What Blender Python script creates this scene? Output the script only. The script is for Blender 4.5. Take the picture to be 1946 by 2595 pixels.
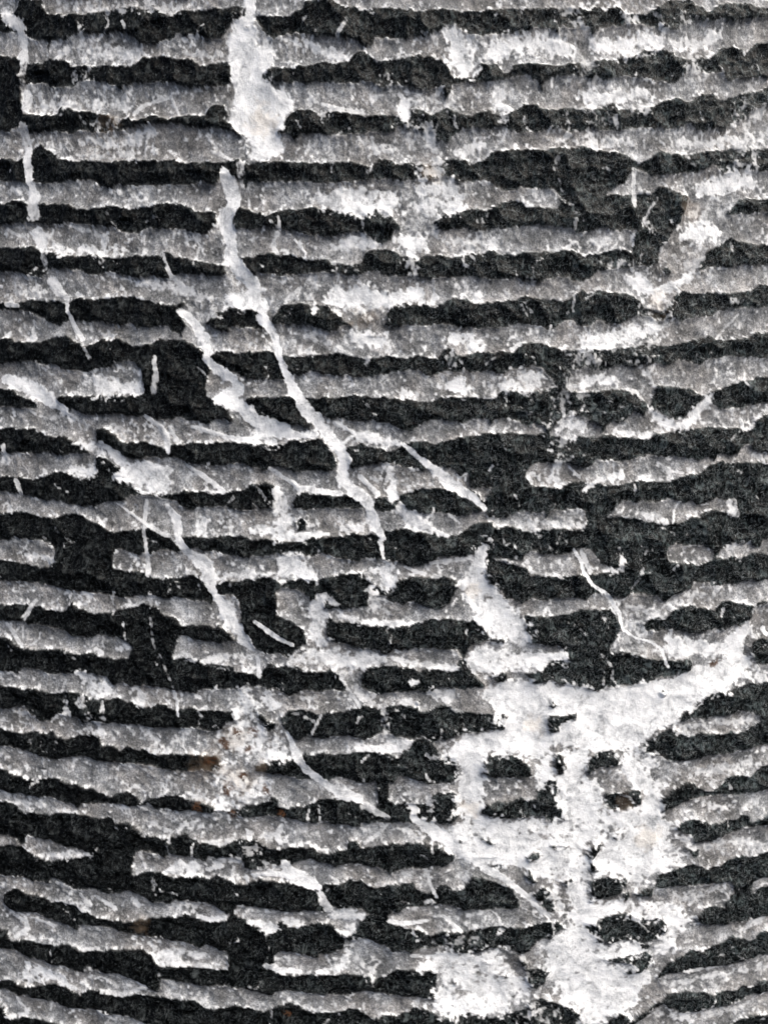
import bpy, math
import numpy as np
from mathutils import Matrix, Vector
for o in list(bpy.data.objects): bpy.data.objects.remove(o)
scene = bpy.context.scene
R = math.radians

# ------------------------------------------------------------------ camera
D = 0.12                      # metres from lens to stone
PITCH, ROLL, YAW = 0.6056, -0.01523, -0.01304
RH, SLOPE = 2.6217 * D, -0.5916          # the stone is a wide cone: radius at the centre of view, change of radius with height
FPX, PW, PH = 1949.0, 1946.0, 2595.0
Z0 = 0.20                     # height of the centre of view above the stone's foot
CAM = np.array([0.0, -(math.cos(PITCH) * D + RH), Z0 + math.sin(PITCH) * D])

def turn(v):
    x, y, z = v
    c, s = math.cos(ROLL), math.sin(ROLL); x, z = c * x - s * z, s * x + c * z
    c, s = math.cos(PITCH), math.sin(PITCH); y, z = c * y + s * z, -s * y + c * z
    c, s = math.cos(YAW), math.sin(YAW)
    return np.array([c * x + s * y, -s * x + c * y, z])

cd = bpy.data.cameras.new('camera'); cam = bpy.data.objects.new('camera', cd)
scene.collection.objects.link(cam); scene.camera = cam
cx, cu, cf = turn((1, 0, 0)), turn((0, 0, 1)), turn((0, 1, 0))
m = Matrix.Identity(4)
for i in range(3):
    m[i][0], m[i][1], m[i][2], m[i][3] = cx[i], cu[i], -cf[i], CAM[i]
cam.matrix_world = m
cd.sensor_fit = 'HORIZONTAL'; cd.sensor_width = 36; cd.lens = 36 * FPX / PW
cd.clip_start = 0.005; cd.clip_end = 500

# ------------------------------------------------------------------ light: soft, from above and a little to the right
SUN_AZ, SUN_EL = R(82), R(60)          # azimuth clockwise from +Y
world = bpy.data.worlds.new('World'); scene.world = world; world.use_nodes = True
nt = world.node_tree; bg = nt.nodes['Background']
sky = nt.nodes.new('ShaderNodeTexSky'); sky.sky_type = 'NISHITA'; sky.sun_disc = False
sky.sun_elevation = SUN_EL; sky.sun_rotation = SUN_AZ
sky.air_density = 0.8; sky.dust_density = 8.0; sky.ozone_density = 1.0
nt.links.new(sky.outputs[0], bg.inputs[0]); bg.inputs[1].default_value = 0.075
sl = bpy.data.lights.new('sun', 'SUN'); sun = bpy.data.objects.new('sun', sl); scene.collection.objects.link(sun)
sl.energy = 1.45; sl.angle = R(60); sl.color = (1.0, 0.985, 0.945)
sd = Vector((math.sin(SUN_AZ) * math.cos(SUN_EL), math.cos(SUN_AZ) * math.cos(SUN_EL), math.sin(SUN_EL)))
sun.rotation_euler = sd.to_track_quat('Z', 'Y').to_euler()
vs = scene.view_settings
vs.view_transform = 'Standard'; vs.look = 'None'; vs.gamma = 1; vs.use_curve_mapping = False; vs.exposure = 1.26

# Outlines measured on the stone. Tile letter+column gives the offset, numbers are tile units.
TILE = {c + str(i): (x, y) for c, y in zip('ABCDE', (0, 500, 1000, 1500, 2000)) for i, x in enumerate((0, 620, 1246))}
# ridge pieces: (ridge number, top edge, bottom edge), both left to right
BANDS = [
(1, "A0 -60,92 50,95 75,100 105,45 115,-5 250,-5 262,60 300,80 400,85 490,80 560,68 640,62 720,45 800,42 880,48 905,25 930,35 950,60 1010,90 1060,75 1120,55 1200,52 1280,45 1350,45 1460,42 1470,75 A1 0,85 50,85 190,90 270,95 300,65 345,45 360,10 420,-5 500,-5 560,10 600,40 650,30 690,60 740,50 780,45 870,40 960,50 1060,60 1130,55 1250,50 1300,65 1420,60 A2 0,50 100,45 200,42 300,50 350,35 390,45 400,60 440,50 520,50 590,55 620,35 660,40 680,60 700,45 780,40 800,75 850,80 920,80 950,60 990,40 1030,10 1080,-5 1200,-5 1250,35 1300,70 1340,40 1400,20 1480,15 1560,20 1620,45 1720,40",
 "A0 -60,205 60,205 90,190 170,225 240,240 280,238 290,320 310,240 400,235 420,215 480,205 560,195 640,205 700,190 760,200 800,225 850,260 920,262 970,245 1020,240 1060,210 1090,210 1120,225 1140,200 1200,210 1270,240 1320,230 1350,200 1390,140 1440,110 A1 10,95 60,110 100,150 130,215 180,235 200,200 260,195 330,190 400,215 450,220 520,225 560,210 590,240 650,235 690,255 720,280 760,270 790,215 860,215 940,225 1010,220 1100,210 1150,185 1200,170 1210,150 1260,145 1300,170 1340,200 1420,205 1470,200 A2 40,195 120,200 200,200 260,170 330,165 400,190 420,160 500,165 530,150 590,160 600,210 620,205 650,170 700,150 800,140 870,135 960,145 1040,160 1080,180 1130,165 1160,145 1230,120 1290,120 1310,140 1370,110 1420,125 1500,115 1560,120 1620,105 1720,100"),
(2, "A0 -60,350 100,345 165,380 250,375 300,352 390,355 430,395 560,395 640,390 700,390 780,385 860,340 980,335 1000,325 1030,355 1100,345 1150,355 1200,385 1260,380 1320,368 1385,365",
 "A0 -60,560 60,590 130,510 190,490 270,495 300,510 370,520 430,510 450,500 540,480 620,490 700,520 730,545 740,510 800,500 880,500 940,490 980,500 1040,500 1080,510 1120,520 1200,520 1300,515 1390,500"),
(2, "A1 105,440 130,410 170,400 240,402 330,400 400,385 450,370 520,375 570,370 620,360 680,310 730,300 760,340 790,360 880,355 940,345 1030,328 1100,330 1160,345 1210,375 1240,440 1280,465 1320,455 1400,440 1420,375 A2 0,380 40,385 60,430 110,430 130,375 230,370 300,385 400,385 470,370 560,385 590,430 620,360 700,350 790,350 860,330 920,300 1000,300 1080,305 1120,340 1180,350 1250,345 1320,340 1370,290 1450,280 1500,290 1520,330 1560,270 1620,255 1720,250",
 "A1 105,480 150,500 230,500 320,490 380,510 420,490 500,490 600,495 690,490 760,495 820,520 920,510 1000,520 1060,545 1120,530 1160,510 1190,540 1210,590 1240,560 1250,500 1290,490 1350,495 1440,490 A2 0,490 60,470 150,450 210,440 250,470 280,490 300,545 320,480 380,460 480,450 560,455 600,480 640,460 680,480 740,470 800,450 860,470 950,465 1020,480 1100,500 1150,460 1180,430 1250,420 1330,430 1400,440 1420,490 1460,480 1520,470 1600,465 1720,455"),
(3, "A0 -60,700 60,700 130,685 180,680 250,690 330,690 370,640 400,640 450,660 480,665 560,670 600,690 770,710 850,715 900,690 950,700 1000,710 1080,700 1100,690 1200,690 1240,690 1250,660 1290,630 1340,625 1360,680 1370,720 1440,800",
 "A0 -60,790 60,790 100,760 160,790 200,800 260,800 300,790 360,790 420,795 480,785 540,790 600,790 700,785 780,765 820,750 1000,745 1100,750 1200,775 1260,770 1340,780 1400,795 1440,815"),
(3, "A1 190,780 240,720 280,670 340,650 400,655 440,690 500,670 580,662 640,680 720,690 800,685 870,690 940,690 980,720 1010,650 1060,660 1120,690 1160,660 1230,650 1300,680 1360,690 1420,660 1480,650 A2 0,680 60,690 100,690 150,650 200,625 280,630 300,655 380,655 440,640 480,640 540,650 600,655 690,640 720,620 800,650 880,650 940,640 1000,620 1080,600 1130,590 1180,620 1220,590 1260,560 1310,565 1380,590 1440,580 1520,560 1600,545 1720,480",
 "A1 195,795 260,805 300,835 330,810 380,810 420,790 470,805 540,805 600,800 700,795 780,790 850,795 900,790 920,760 960,770 1000,770 1060,790 1110,760 1130,800 1160,840 1220,850 1260,800 1320,770 1400,765 1480,775 A2 60,760 110,780 180,795 260,785 320,780 430,765 480,790 560,780 640,775 720,785 800,770 900,760 960,770 1060,780 1130,765 1180,735 1230,780 1300,780 1400,770 1450,745 1510,720 1560,670 1620,640 1720,600"),
(4, "A0 -60,950 60,945 100,970 195,890 240,860 270,880 310,905 340,945 420,960 500,960 600,965 700,965 800,955 880,955 950,965 1040,960 1120,975 1200,970 1260,970 1350,965 1400,945 1430,950 A1 10,985 100,970 200,968 280,970 380,970 460,975 560,970 640,965 690,985 760,1000 800,960 840,945 880,955 910,985 980,970 1060,985 1100,1000 1180,990 1200,960 1260,950 1330,955 1360,980 1440,950 A2 0,905 80,900 160,895 250,890 300,905 380,880 450,885 540,880 600,895 700,905 780,920 850,950 900,975 940,960 1000,910 1050,920 1150,930 1250,910 1350,900 1420,895 1500,890 1580,885 1720,880",
 "A0 -60,1080 60,1090 130,1090 170,1090 230,1100 300,1095 360,1100 400,1085 460,1080 500,1070 560,1090 620,1120 680,1135 710,1110 780,1105 860,1110 960,1110 1060,1105 1140,1100 1200,1085 1270,1100 1310,1095 1330,1060 1460,1080 1470,1150 1490,1090 A1 60,1090 180,1095 300,1085 360,1090 450,1100 560,1090 680,1085 720,1080 800,1075 860,1070 960,1080 1060,1075 1120,1080 1200,1050 1260,1080 1340,1090 1440,1080 A2 30,1120 60,1130 110,1140 180,1120 280,1130 380,1140 420,1180 680,1180 700,1150 740,1130 800,1100 820,1060 860,1010 940,1030 960,1060 1040,1045 1100,1050 1160,1035 1230,1040 1290,1010 1340,980 1380,1030 1440,1040 1500,1020 1560,1010 1620,1020 1720,1030"),
(5, "B0 -60,40 60,30 100,20 140,25 240,40 300,35 420,40 450,60 520,70 580,55 650,50 740,60 820,65 900,50 950,35 1040,38 1120,50 1180,75 1240,85 1290,80",
 "B0 -60,195 40,165 100,155 150,150 240,155 300,165 360,160 390,140 450,155 540,165 640,170 700,185 740,205 800,210 880,190 940,185 1000,190 1080,195 1160,215 1240,215 1260,190 1300,165"),
(5, "B0 1400,90 1430,60 1440,45 1480,70 1540,95 1600,105 B1 130,105 200,80 290,68 400,60 500,62 580,68 640,90 700,125 740,70 780,55 830,60 880,110 910,150 930,170",
 "B0 1400,185 1480,190 1580,190 B1 60,190 120,180 200,180 240,195 320,205 390,230 440,220 480,240 550,230 600,215 680,205 740,220 780,260 830,280 880,250 900,200 940,185"),
(5, "B1 1130,150 1190,110 1280,70 1360,65 1440,70 B2 0,70 60,25 120,15 190,30 210,55 300,55 390,60 410,30 420,-15 680,-15 860,-20 880,-25 960,-20 1000,-65 1040,-70 1100,-35 1180,-15",
 "B1 1130,190 1180,195 1250,190 1330,180 1400,200 1460,195 B2 60,190 130,175 250,170 350,165 420,185 470,180 500,200 560,200 660,190 780,200 860,190 1000,170 1100,150 1170,60 1180,0"),
(5, "B2 1420,85 1480,20 1540,10 1620,5 1720,-5", "B2 1420,100 1500,105 1560,100 1720,90"),
(6, "B0 -60,290 60,300 140,295 200,295 240,315 295,325 360,345 430,350 490,345 560,340 590,345 640,360 720,360 800,350 880,345 940,345 970,355 980,325 1020,330 1050,360 1140,365 1200,385 1280,395 1340,405",
 "B0 -60,440 60,450 120,455 180,475 250,475 290,440 300,430 360,440 430,430 480,430 500,450 540,465 600,470 640,440 720,460 800,480 860,490 920,470 980,490 1010,480 1030,460 1100,460 1200,470 1280,470 1360,470"),
(6, "B0 1440,350 1500,355 1560,340 1620,330 B1 180,335 200,350 250,340 320,355 400,370 480,370 520,390 600,400 690,400 720,340 760,310 840,305 900,315 940,350 1040,360 1120,352 1200,355 1300,350 1380,340 1450,330 B2 0,320 60,340 140,345 200,325 290,325 380,330 440,315 500,325 560,350 640,330 740,310 840,330 850,420",
 "B0 1470,470 1560,470 B1 0,470 80,455 180,460 220,470 300,462 400,455 500,455 560,460 620,470 700,460 740,445 800,440 830,460 880,470 940,470 1040,480 1110,495 1180,480 1280,480 1400,480 B2 0,490 60,490 120,485 200,500 280,510 330,490 400,480 460,480 540,510 590,480 640,440 720,430 850,425"),
(6, "B2 1250,390 1290,330 1340,290 1400,270 1440,235 1480,265 1560,275 1720,280", "B2 1240,440 1320,420 1400,420 1480,410 1560,410 1720,390"),
(7, "B0 -60,640 40,630 120,640 170,615 250,620 330,620 400,625 460,610 520,605 600,605 680,595 760,600 790,590 840,605 920,630 1000,645 1070,640 1100,625 1105,640",
 "B0 -60,670 60,680 140,680 210,705 260,720 300,755 360,770 400,740 440,735 520,745 600,740 660,755 720,770 770,750 800,770 820,790 880,780 960,775 1010,775 1030,810 1080,815 1085,850 1095,800 1120,775 1100,740 1080,690"),
(7, "B0 1230,750 1300,690 1340,680 1380,655 1430,650 1480,665 1540,680 1580,720", "B0 1230,760 1280,780 1310,800 1370,815 1380,780 1440,775 1540,780 1600,790"),
(7, "B1 165,720 220,650 300,640 360,635 400,650 460,650 490,640 520,680 560,700 600,740 640,770", "B1 170,760 240,765 330,770 400,770 450,790 500,820 550,800 600,770 640,775"),
(7, "B1 850,690 900,650 960,640 1060,645 1130,660 1180,640 1240,605 1330,605 1380,640 1440,630 B2 60,620 150,615 200,590 260,605 340,610 430,620 480,590 540,560 580,575 640,550 720,570 800,580 860,590 920,660 1040,690 1080,620 1120,560 1170,565 1250,575 1330,570 1400,575 1480,570 1560,565 1600,520 1720,525",
 "B1 850,770 900,780 1000,765 1080,770 1180,760 1250,765 1310,790 1360,785 1440,790 B2 20,785 80,770 160,760 240,760 300,780 360,800 400,775 440,740 500,740 540,780 600,770 640,730 700,750 750,765 800,745 860,720 940,710 1000,730 1040,730 1100,720 1140,750 1180,720 1260,715 1330,710 1360,680 1420,670 1500,660 1580,660 1720,650"),
(8, "B0 -60,850 60,845 130,870 210,870 290,850 340,835 400,830 440,860 480,875 500,890 560,880 620,850 660,860 720,850 770,875 800,890 900,885 960,850 1020,850 1080,850 1140,870 1200,905 1230,930 1270,930 1340,925 1400,930 1480,930 1540,920 1620,920 B1 180,935 240,950 300,960 360,960 440,940 500,935 560,930 640,945 700,960 760,970 840,950 900,960 960,970 1040,950 1100,960 1160,960 1200,910 1250,910 1270,950 1320,950 1340,930 1420,930 B2 60,920 130,925 180,880 250,870 320,880 400,905 480,920 560,905 640,910 700,920 740,910 800,905 860,900 950,870 1000,890 1080,885 1140,865 1220,855 1300,830 1360,850 1440,850 1540,840 1580,810 1720,800",
 "B0 -60,1000 60,995 120,990 200,985 260,1005 310,1000 370,1030 440,1035 520,1050 570,1030 600,1020 660,1025 700,1000 740,980 800,980 850,1030 860,1100 870,1160 1230,1160 1255,1050 1265,1010 1300,1000 1360,1040 1420,1055 1480,1090 1540,1095 1600,1080 B1 60,1090 120,1095 180,1100 240,1100 290,1060 330,1075 400,1050 460,1060 540,1065 640,1075 700,1080 800,1070 900,1050 980,1035 1060,1045 1120,1080 1180,1050 1320,1040 1400,1045 1470,1040 B2 60,1060 100,1050 160,1020 240,1010 300,1030 360,1080 380,1150 440,1150 460,1100 480,1050 520,1030 560,1015 620,1035 700,1035 760,1000 820,1020 900,1010 980,990 1040,1010 1080,1000 1130,970 1200,990 1260,1005 1300,970 1380,970 1440,950 1520,960 1560,950 1620,965 1720,970"),
(9, "C0 -60,-45 60,-35 130,10 200,40 215,75", "C0 -60,75 60,75 120,80 190,90 215,80"),
(9, "C0 330,20 380,15 440,5 520,10 580,5 650,10 700,10 850,5 870,-30 1230,-30 1250,15 1310,50 1370,80 1390,130", "C0 330,30 370,60 420,90 500,110 560,120 620,120 690,115 760,125 820,135 880,125 940,145 1000,150 1060,130 1120,150 1200,160 1250,175 1290,155 1340,150 1390,160"),
(9, "C0 1465,40 1500,10 1560,5 C1 80,10 160,15 250,10 280,15 390,20 460,15 560,20 640,5 700,10 800,15 860,10 900,25 1000,30 1080,40 1160,30 1230,10 1300,10 1360,15 1440,20 1500,25 1530,-5 C2 60,-25 120,-20 200,-20 300,-25 370,-40 440,-40 480,-10 640,-20 720,-35 820,-30 900,20 950,60 960,40 990,-65 1060,-50 1130,-45 1200,-30 1260,0 1320,-20 1380,-40 1440,-60 1520,-85 1600,-110 1720,-115",
 "C0 1480,70 1530,110 1560,140 1620,160 C1 100,130 200,170 260,180 330,185 390,215 400,150 470,130 520,150 580,140 640,165 700,170 760,155 820,165 880,180 940,215 1000,225 1040,200 1090,165 1140,150 1220,160 1300,165 1380,150 1460,150 C2 0,170 40,145 100,140 160,160 200,190 300,180 340,235 380,180 400,150 440,135 500,120 560,140 620,180 650,200 670,235 690,190 720,160 780,160 830,120 860,100 900,130 930,100 990,85 1050,130 1100,150 1160,130 1200,100 1240,60 1270,10 1330,60 1380,90 1440,80 1500,80 1560,60 1620,50 1720,40"),
(10, "C0 -60,205 60,200 130,200 200,205 260,235 310,250 380,250 440,270 490,300 540,350", "C0 -60,350 60,345 120,355 200,350 280,345 330,355 350,380 370,360 440,355 500,350 540,355"),
(10, "C0 580,210 620,190 650,210 690,240 740,290 800,285 870,280 900,300 960,305 1010,325 1030,295 1100,300 1160,290 1230,290 1300,280 1400,285 1480,290 1560,285 C1 80,290 160,300 215,300 270,280 350,275 430,265 470,280 510,330 545,370 560,420", "C0 580,290 640,300 700,330 760,380 840,395 880,375 960,380 1040,380 1090,385 1130,410 1200,420 1260,430 1340,425 1420,415 1500,430 1580,445 C1 60,455 130,460 160,440 200,430 250,455 300,460 360,460 430,460 510,460 560,430"),
(10, "C1 600,330 640,310 700,290 740,310 820,320 870,340 960,300 1010,285 1080,280 1160,285 1240,275 1300,255 1380,240 1460,230 C2 0,235 80,230 160,235 260,235 320,225 370,240 480,280 520,250 600,255 680,240 740,245 820,255 900,260 960,245 1050,225 1100,220 1180,205 1240,200 1340,190 1420,195 1500,205 1560,215 1600,180 1720,100",
 "C1 640,440 700,435 760,420 800,410 900,420 960,430 1040,440 1070,460 1190,440 1260,450 1290,490 1340,470 1350,560 C2 100,560 200,500 230,430 280,410 340,405 400,420 440,410 480,430 540,440 600,430 620,400 700,395 780,405 840,390 900,380 960,365 1020,370 1080,375 1140,370 1200,390 1240,400 1290,370 1330,390 1370,360 1420,370 1480,360 1500,320 1540,300 1570,335 1620,350 1720,330"),
(11, "C0 -60,495 60,490 100,500 130,500 200,510 270,495 320,465 390,460 430,480 470,510 540,510 575,480 580,370 640,380 700,430 740,450 690,500 760,520 800,560 850,590 950,600 1060,590 1100,580 1160,575 1240,590 1280,600 1340,590 1400,580 1470,570 1500,540 1560,530 1590,520 C1 60,550 130,525 170,540 190,560",
 "C0 -60,580 50,580 130,600 200,610 260,635 330,630 400,655 460,665 520,670 575,680 640,645 740,645 800,600 850,600 950,620 1060,640 1100,680 1150,695 1200,670 1280,680 1340,670 1420,690 1480,700 1560,670 C1 40,650 90,690 170,680 190,620"),
(11, "C1 285,640 310,600 350,590 400,600 480,605 560,600 620,600 680,640 710,660 770,660 790,620 840,610 890,660 930,600 980,590 1060,570 1150,560 1220,560 1280,590 1360,640 1430,690", "C1 290,680 360,690 440,690 520,680 600,690 660,690 710,680 780,690 850,700 900,690 940,640 970,680 1040,720 1100,725 1160,710 1220,720 1300,725 1360,710 1430,705"),
(11, "C1 1345,560 1380,580 1440,640 1480,560 C2 200,500 240,545 300,545 370,560 410,570 430,540 490,515 560,525 590,545 640,540 700,545 760,545 830,520 900,510 980,525 1060,520 1120,490 1200,475 1270,460 1310,420 1380,400 1440,415 1520,400 1600,410 1720,410",
 "C1 1345,600 1400,650 1470,740 C2 60,740 110,720 150,710 200,700 260,710 310,705 330,740 360,700 420,700 480,690 530,680 560,700 580,770 700,730 740,680 780,640 840,650 900,640 960,650 1000,640 1060,630 1120,640 1200,640 1240,660 1290,640 1360,620 1410,640 1460,630 1480,680 1490,740 1720,740"),
(12, "C0 -60,720 60,705 130,705 200,725 270,740 340,735 400,715 460,720 520,740 580,770 640,810 670,830 750,820 830,805 900,800 960,830 1010,850 1050,900 1075,925 1090,860 1150,850 1200,860 1280,850 1340,850 1400,850 1460,850 C1 60,870 130,860 180,880 260,885 340,870 420,860 500,855 580,850 640,840 700,845 760,835 830,870 840,810 900,815 960,800 1040,825 1120,830 1160,820 1210,855 1270,850 1320,810 1380,780 1420,765 1500,770 C2 0,790 60,790 120,790 170,810 240,830 300,810 360,805 420,800 480,810 550,810 570,760 620,740 720,735 800,740 880,745 940,760 1030,780 1090,775 1150,765 1180,740 1240,735 1270,700 1340,690 1400,710 1440,740 1490,735 1720,730",
 "C0 -60,880 50,880 80,860 150,870 200,870 260,880 310,910 340,970 680,970 690,930 720,920 780,950 830,960 870,940 910,960 960,935 1020,935 1060,950 1080,935 1180,920 1240,950 1300,940 1360,960 1440,975 C1 0,970 80,980 150,970 200,950 260,970 330,960 400,975 460,960 520,970 600,990 680,1000 720,980 790,985 850,990 930,1010 980,1030 1060,1035 1120,1010 1160,980 1240,970 1320,970 1390,960 1460,990 C2 180,990 200,960 240,940 320,965 400,960 470,960 490,930 540,930 600,930 630,980 660,1010 710,1030 760,1040 800,1000 900,990 1040,980 1060,910 1110,900 1180,910 1250,900 1320,930 1340,975 1400,920 1450,890 1520,900 1545,870 1560,910 1610,920 1630,870 1720,850"),
(13, "C0 -60,990 60,990 120,1010 180,1020 240,1030 300,1030 340,960 680,960 680,1050 740,1060 800,1060 870,1070 920,1100 1000,1105 1080,1100 1120,1085 1200,1090 1220,1110 1320,1140 1400,1120 1480,1110 C1 60,1110 110,1095 170,1110 210,1130 280,1120 340,1110 430,1110 480,1100 560,1085 640,1075 710,1070 740,1110 760,1150 850,1180 930,1110 1000,1090 1080,1100 1160,1110 1200,1090 1260,1110 1290,1140",
 "D0 -60,-75 60,-65 130,-65 200,-55 260,-40 330,-35 390,-15 460,0 540,5 620,15 700,35 770,35 860,20 930,20 1000,40 1080,30 1140,55 1220,60 1270,70 1290,20 1400,10 D1 60,30 170,30 180,-5 250,-20 330,0 380,30 400,60 440,10 480,110 540,100 600,110 680,100 740,80 750,20 850,30 880,60 940,80 1000,60 1060,80 1120,100 1180,105 1230,70 1260,20"),
(13, "C1 1450,1080 1460,985 C2 200,1040 240,1090 300,1085 360,1095 410,1105 450,1090 540,1080 620,1075 700,1060 760,1070 800,980 900,980 1045,970 1060,1000 1120,1010 1200,1020 1240,1025 1300,1010 1340,970 1400,980 1460,970 1500,980 1560,940 1720,970",
 "C1 1470,1140 1560,1190 D2 70,60 120,40 180,70 250,40 330,55 420,40 500,35 560,45 600,20 660,10 740,40 800,30 840,10 880,15 930,20 1000,30 1050,70 1090,20 1200,-20 1220,-60 1310,-60 1330,-30 1440,-50 1480,-40 1540,-70 1600,-60 1720,-90"),
(14, "D0 -60,80 60,80 130,70 200,80 250,85 300,110 360,120 400,100 430,70 480,95 540,120 600,130 680,115 740,100 800,95 850,70 890,75 930,90 970,130 1040,150 1070,160 1080,200 1160,200 1240,200 1320,205 1380,250",
 "D0 -60,175 100,175 140,180 180,195 250,205 330,215 400,235 450,270 540,280 580,265 640,270 700,280 770,300 800,340 1050,340 1070,290 1080,260 1160,285 1240,300 1320,310 1370,290 1420,300"),
(14, "D1 500,140 540,180 600,180 680,190 740,205 820,200 900,205 980,200 1060,180 1140,165 1220,165 1300,175 1380,170 1430,200 1470,270 1560,290", "D1 490,290 540,310 600,310 660,330 720,350 800,345 860,380 890,345 960,350 1060,340 1140,340 1220,350 1280,340 1310,430 1350,330 1420,310 1480,300 1560,310"),
(14, "D2 190,150 260,145 330,150 420,140 500,115 560,105 660,105 720,110 760,170 790,220", "D2 240,310 300,320 400,320 430,345 710,345 730,310 760,260 790,235"),
(14, "D2 910,200 970,160 1050,160 1080,120 1130,80 1200,80 1260,100 1340,110 1380,60 1440,50 1500,70 1570,80 1600,60 1720,50", "D2 920,230 1000,240 1090,220 1130,240 1200,250 1280,240 1340,230 1400,230 1440,200 1500,210 1550,180 1590,80 1720,75"),
(15, "D0 -60,260 40,270 80,310 130,345 200,345 280,350 340,345 400,350 440,370 500,380 540,365 600,390 660,395 720,405 770,390 800,330 1050,330 1040,410 1100,395 1160,410 1240,430 1320,440 1390,450 1420,480 1480,480 1560,500 D1 90,490 110,460 150,430 220,450 300,455 360,480 440,475 520,465 550,480 610,590",
 "D0 -60,480 60,480 100,490 150,450 220,465 280,490 350,490 430,495 480,480 560,490 640,520 680,560 740,535 780,570 860,560 940,570 1000,580 1060,600 1130,610 1180,615 1210,580 1280,585 1360,590 1420,585 1460,570 1540,575 D1 80,560 140,580 220,600 270,630 310,610 360,590 420,605 480,600 540,590 610,600"),
(15, "D1 700,490 740,450 800,445 850,440 920,445 980,450 1040,475 1100,465 1180,470 1240,480 1290,420 1340,420 1360,480 1440,560", "D1 700,560 740,600 820,625 880,600 960,600 1040,590 1080,605 1130,590 1160,575 1240,580 1310,590 1380,580 1440,575"),
(15, "D2 200,490 260,480 330,430 400,410 440,340 710,340 720,370 780,350 860,380 920,400 1000,410 1040,410 1100,420 1190,400 1200,430", "D2 210,500 260,550 320,550 360,530 420,560 500,570 560,580 640,600 700,585 760,565 840,560 900,560 980,540 1000,520 1100,500 1180,480 1200,440"),
(15, "D2 1545,340 1600,280 1720,290", "D2 1560,400 1600,440 1720,440"),
(16, "D0 -60,560 60,565 140,580 220,580 280,600 350,620 400,600 460,600 540,640 620,640 720,640 800,665 860,690 920,685 960,670 1010,690 1060,710 1080,700 1150,690 1220,715 1300,720 1380,720 1420,715", "D0 -60,700 40,710 100,690 150,690 190,740 240,780 300,770 340,740 460,750 500,790 560,780 620,790 720,790 800,800 860,805 910,820 960,810 1040,820 1100,830 1160,820 1220,830 1280,850 1340,830 1360,790 1420,760"),
(16, "D1 220,750 260,715 330,710 400,715 440,735 520,725 600,720 660,700 700,685 760,690 800,700 870,690 920,680 980,680 1020,690 1060,720 1130,700 1180,680 1240,700 1260,730 1340,725 1440,735 1500,740 1560,740 1575,780", "D1 220,800 250,830 290,880 340,890 380,860 420,880 470,890 520,870 600,870 660,870 720,890 780,870 820,850 880,860 920,880 980,890 1020,890 1060,870 1130,890 1200,890 1260,870 1340,850 1420,850 1480,830 1560,820"),
(16, "D2 1060,805 1100,780 1140,740 1220,690 1260,640 1340,600 1380,590 1440,600 1480,570 1560,550 1720,545", "D2 1060,810 1120,790 1200,760 1280,770 1340,750 1420,740 1480,720 1560,720 1600,745 1610,800 1720,800"),
(17, "D0 -60,810 60,840 130,840 200,835 280,845 310,830 330,870 400,880 460,860 540,860 600,880 620,920 690,930 720,960 770,920 800,950 880,950 930,980 960,980 1040,970 1120,980 1200,980 1290,990 1320,1020", "D0 -60,920 60,930 130,950 200,970 270,1000 350,1020 380,990 460,990 540,1000 600,1020 660,1020 740,1030 840,1040 920,1045 960,1060 1040,1080 1120,1080 1200,1070 1300,1090 1320,1040"),
(17, "D1 60,1040 220,1010 300,995 330,990 360,970 420,980 480,970 560,975 640,970 720,960 800,970 860,970 920,1000 980,920 1060,880 1130,890 1160,970 1220,1000 1270,1010 1280,1060", "D1 60,1080 200,1090 260,1110 340,1135 420,1120 500,1140 560,1120 640,1130 700,1150 780,1140 800,1240 860,1240 870,1150 900,1140 920,1110 980,1110 1040,1130 1100,1160 1180,1160 1240,1160 1280,1120"),
(17, "D1 1420,1060 1430,1010 1480,985 D2 0,985 60,975 120,985 180,1010 230,1060 250,1100", "D1 1420,1090 1480,1120 D2 0,1120 60,1110 140,1125 200,1120 250,1110"),
(17, "D2 910,960 920,900 980,880 1020,850 1080,820 1140,850 1180,880 1240,850 1320,850 1400,850 1440,830 1480,860 1540,830 1600,780 1720,780", "D2 910,970 980,980 1040,1010 1100,1025 1180,1020 1240,1000 1300,980 1360,980 1440,970 1500,950 1560,930 1720,915"),
(18, "E0 -60,-125 50,-105 130,-75 200,-55 260,-55 300,-70 360,-70 410,-35 500,-15 560,0 600,25 650,45 700,20 760,20 820,45 850,80 890,50 960,55 1010,35 1080,50 1160,65 1220,80 1280,110 1330,130 1380,140 1440,130 1480,90 E1 60,95 130,80 160,50 195,60 210,110 280,110 360,100 420,90 450,70 520,55 600,60 660,80 700,90 780,130 800,80 805,-10 860,-10 865,70 900,90 960,80 1000,80 1030,100 1100,80 1140,40 1200,15 1250,20 1275,40",
 "E0 -60,-20 60,20 130,30 220,45 300,50 360,85 420,90 460,110 500,90 560,95 620,95 680,95 740,90 780,110 840,105 900,90 930,120 1000,120 1080,130 1160,130 1240,140 1320,135 1380,150 1440,160 E1 0,170 80,165 160,160 220,175 300,180 380,200 420,210 480,190 540,215 580,200 640,230 690,235 700,205 780,200 860,205 930,205 1000,210 1050,190 1130,205 1200,215 1260,205 1275,180"),
(18, "E1 1415,130 1420,110 1460,80 E2 0,80 60,70 130,80 180,45 220,70 260,60 290,0 400,0 380,50 410,100 460,180", "E1 1415,155 1460,160 E2 0,175 80,180 150,180 220,170 300,165 340,195 400,180 460,190"),
(18, "E2 1015,100 1020,60 1050,30 1100,-5 1160,-40 1220,-35 1260,5 1310,20 1380,-15 1420,-65 1490,-85 1560,-65 1620,-125 1720,-160", "E2 1030,140 1120,100 1200,60 1280,50 1340,50 1400,30 1480,40 1560,20 1720,-10"),
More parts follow.
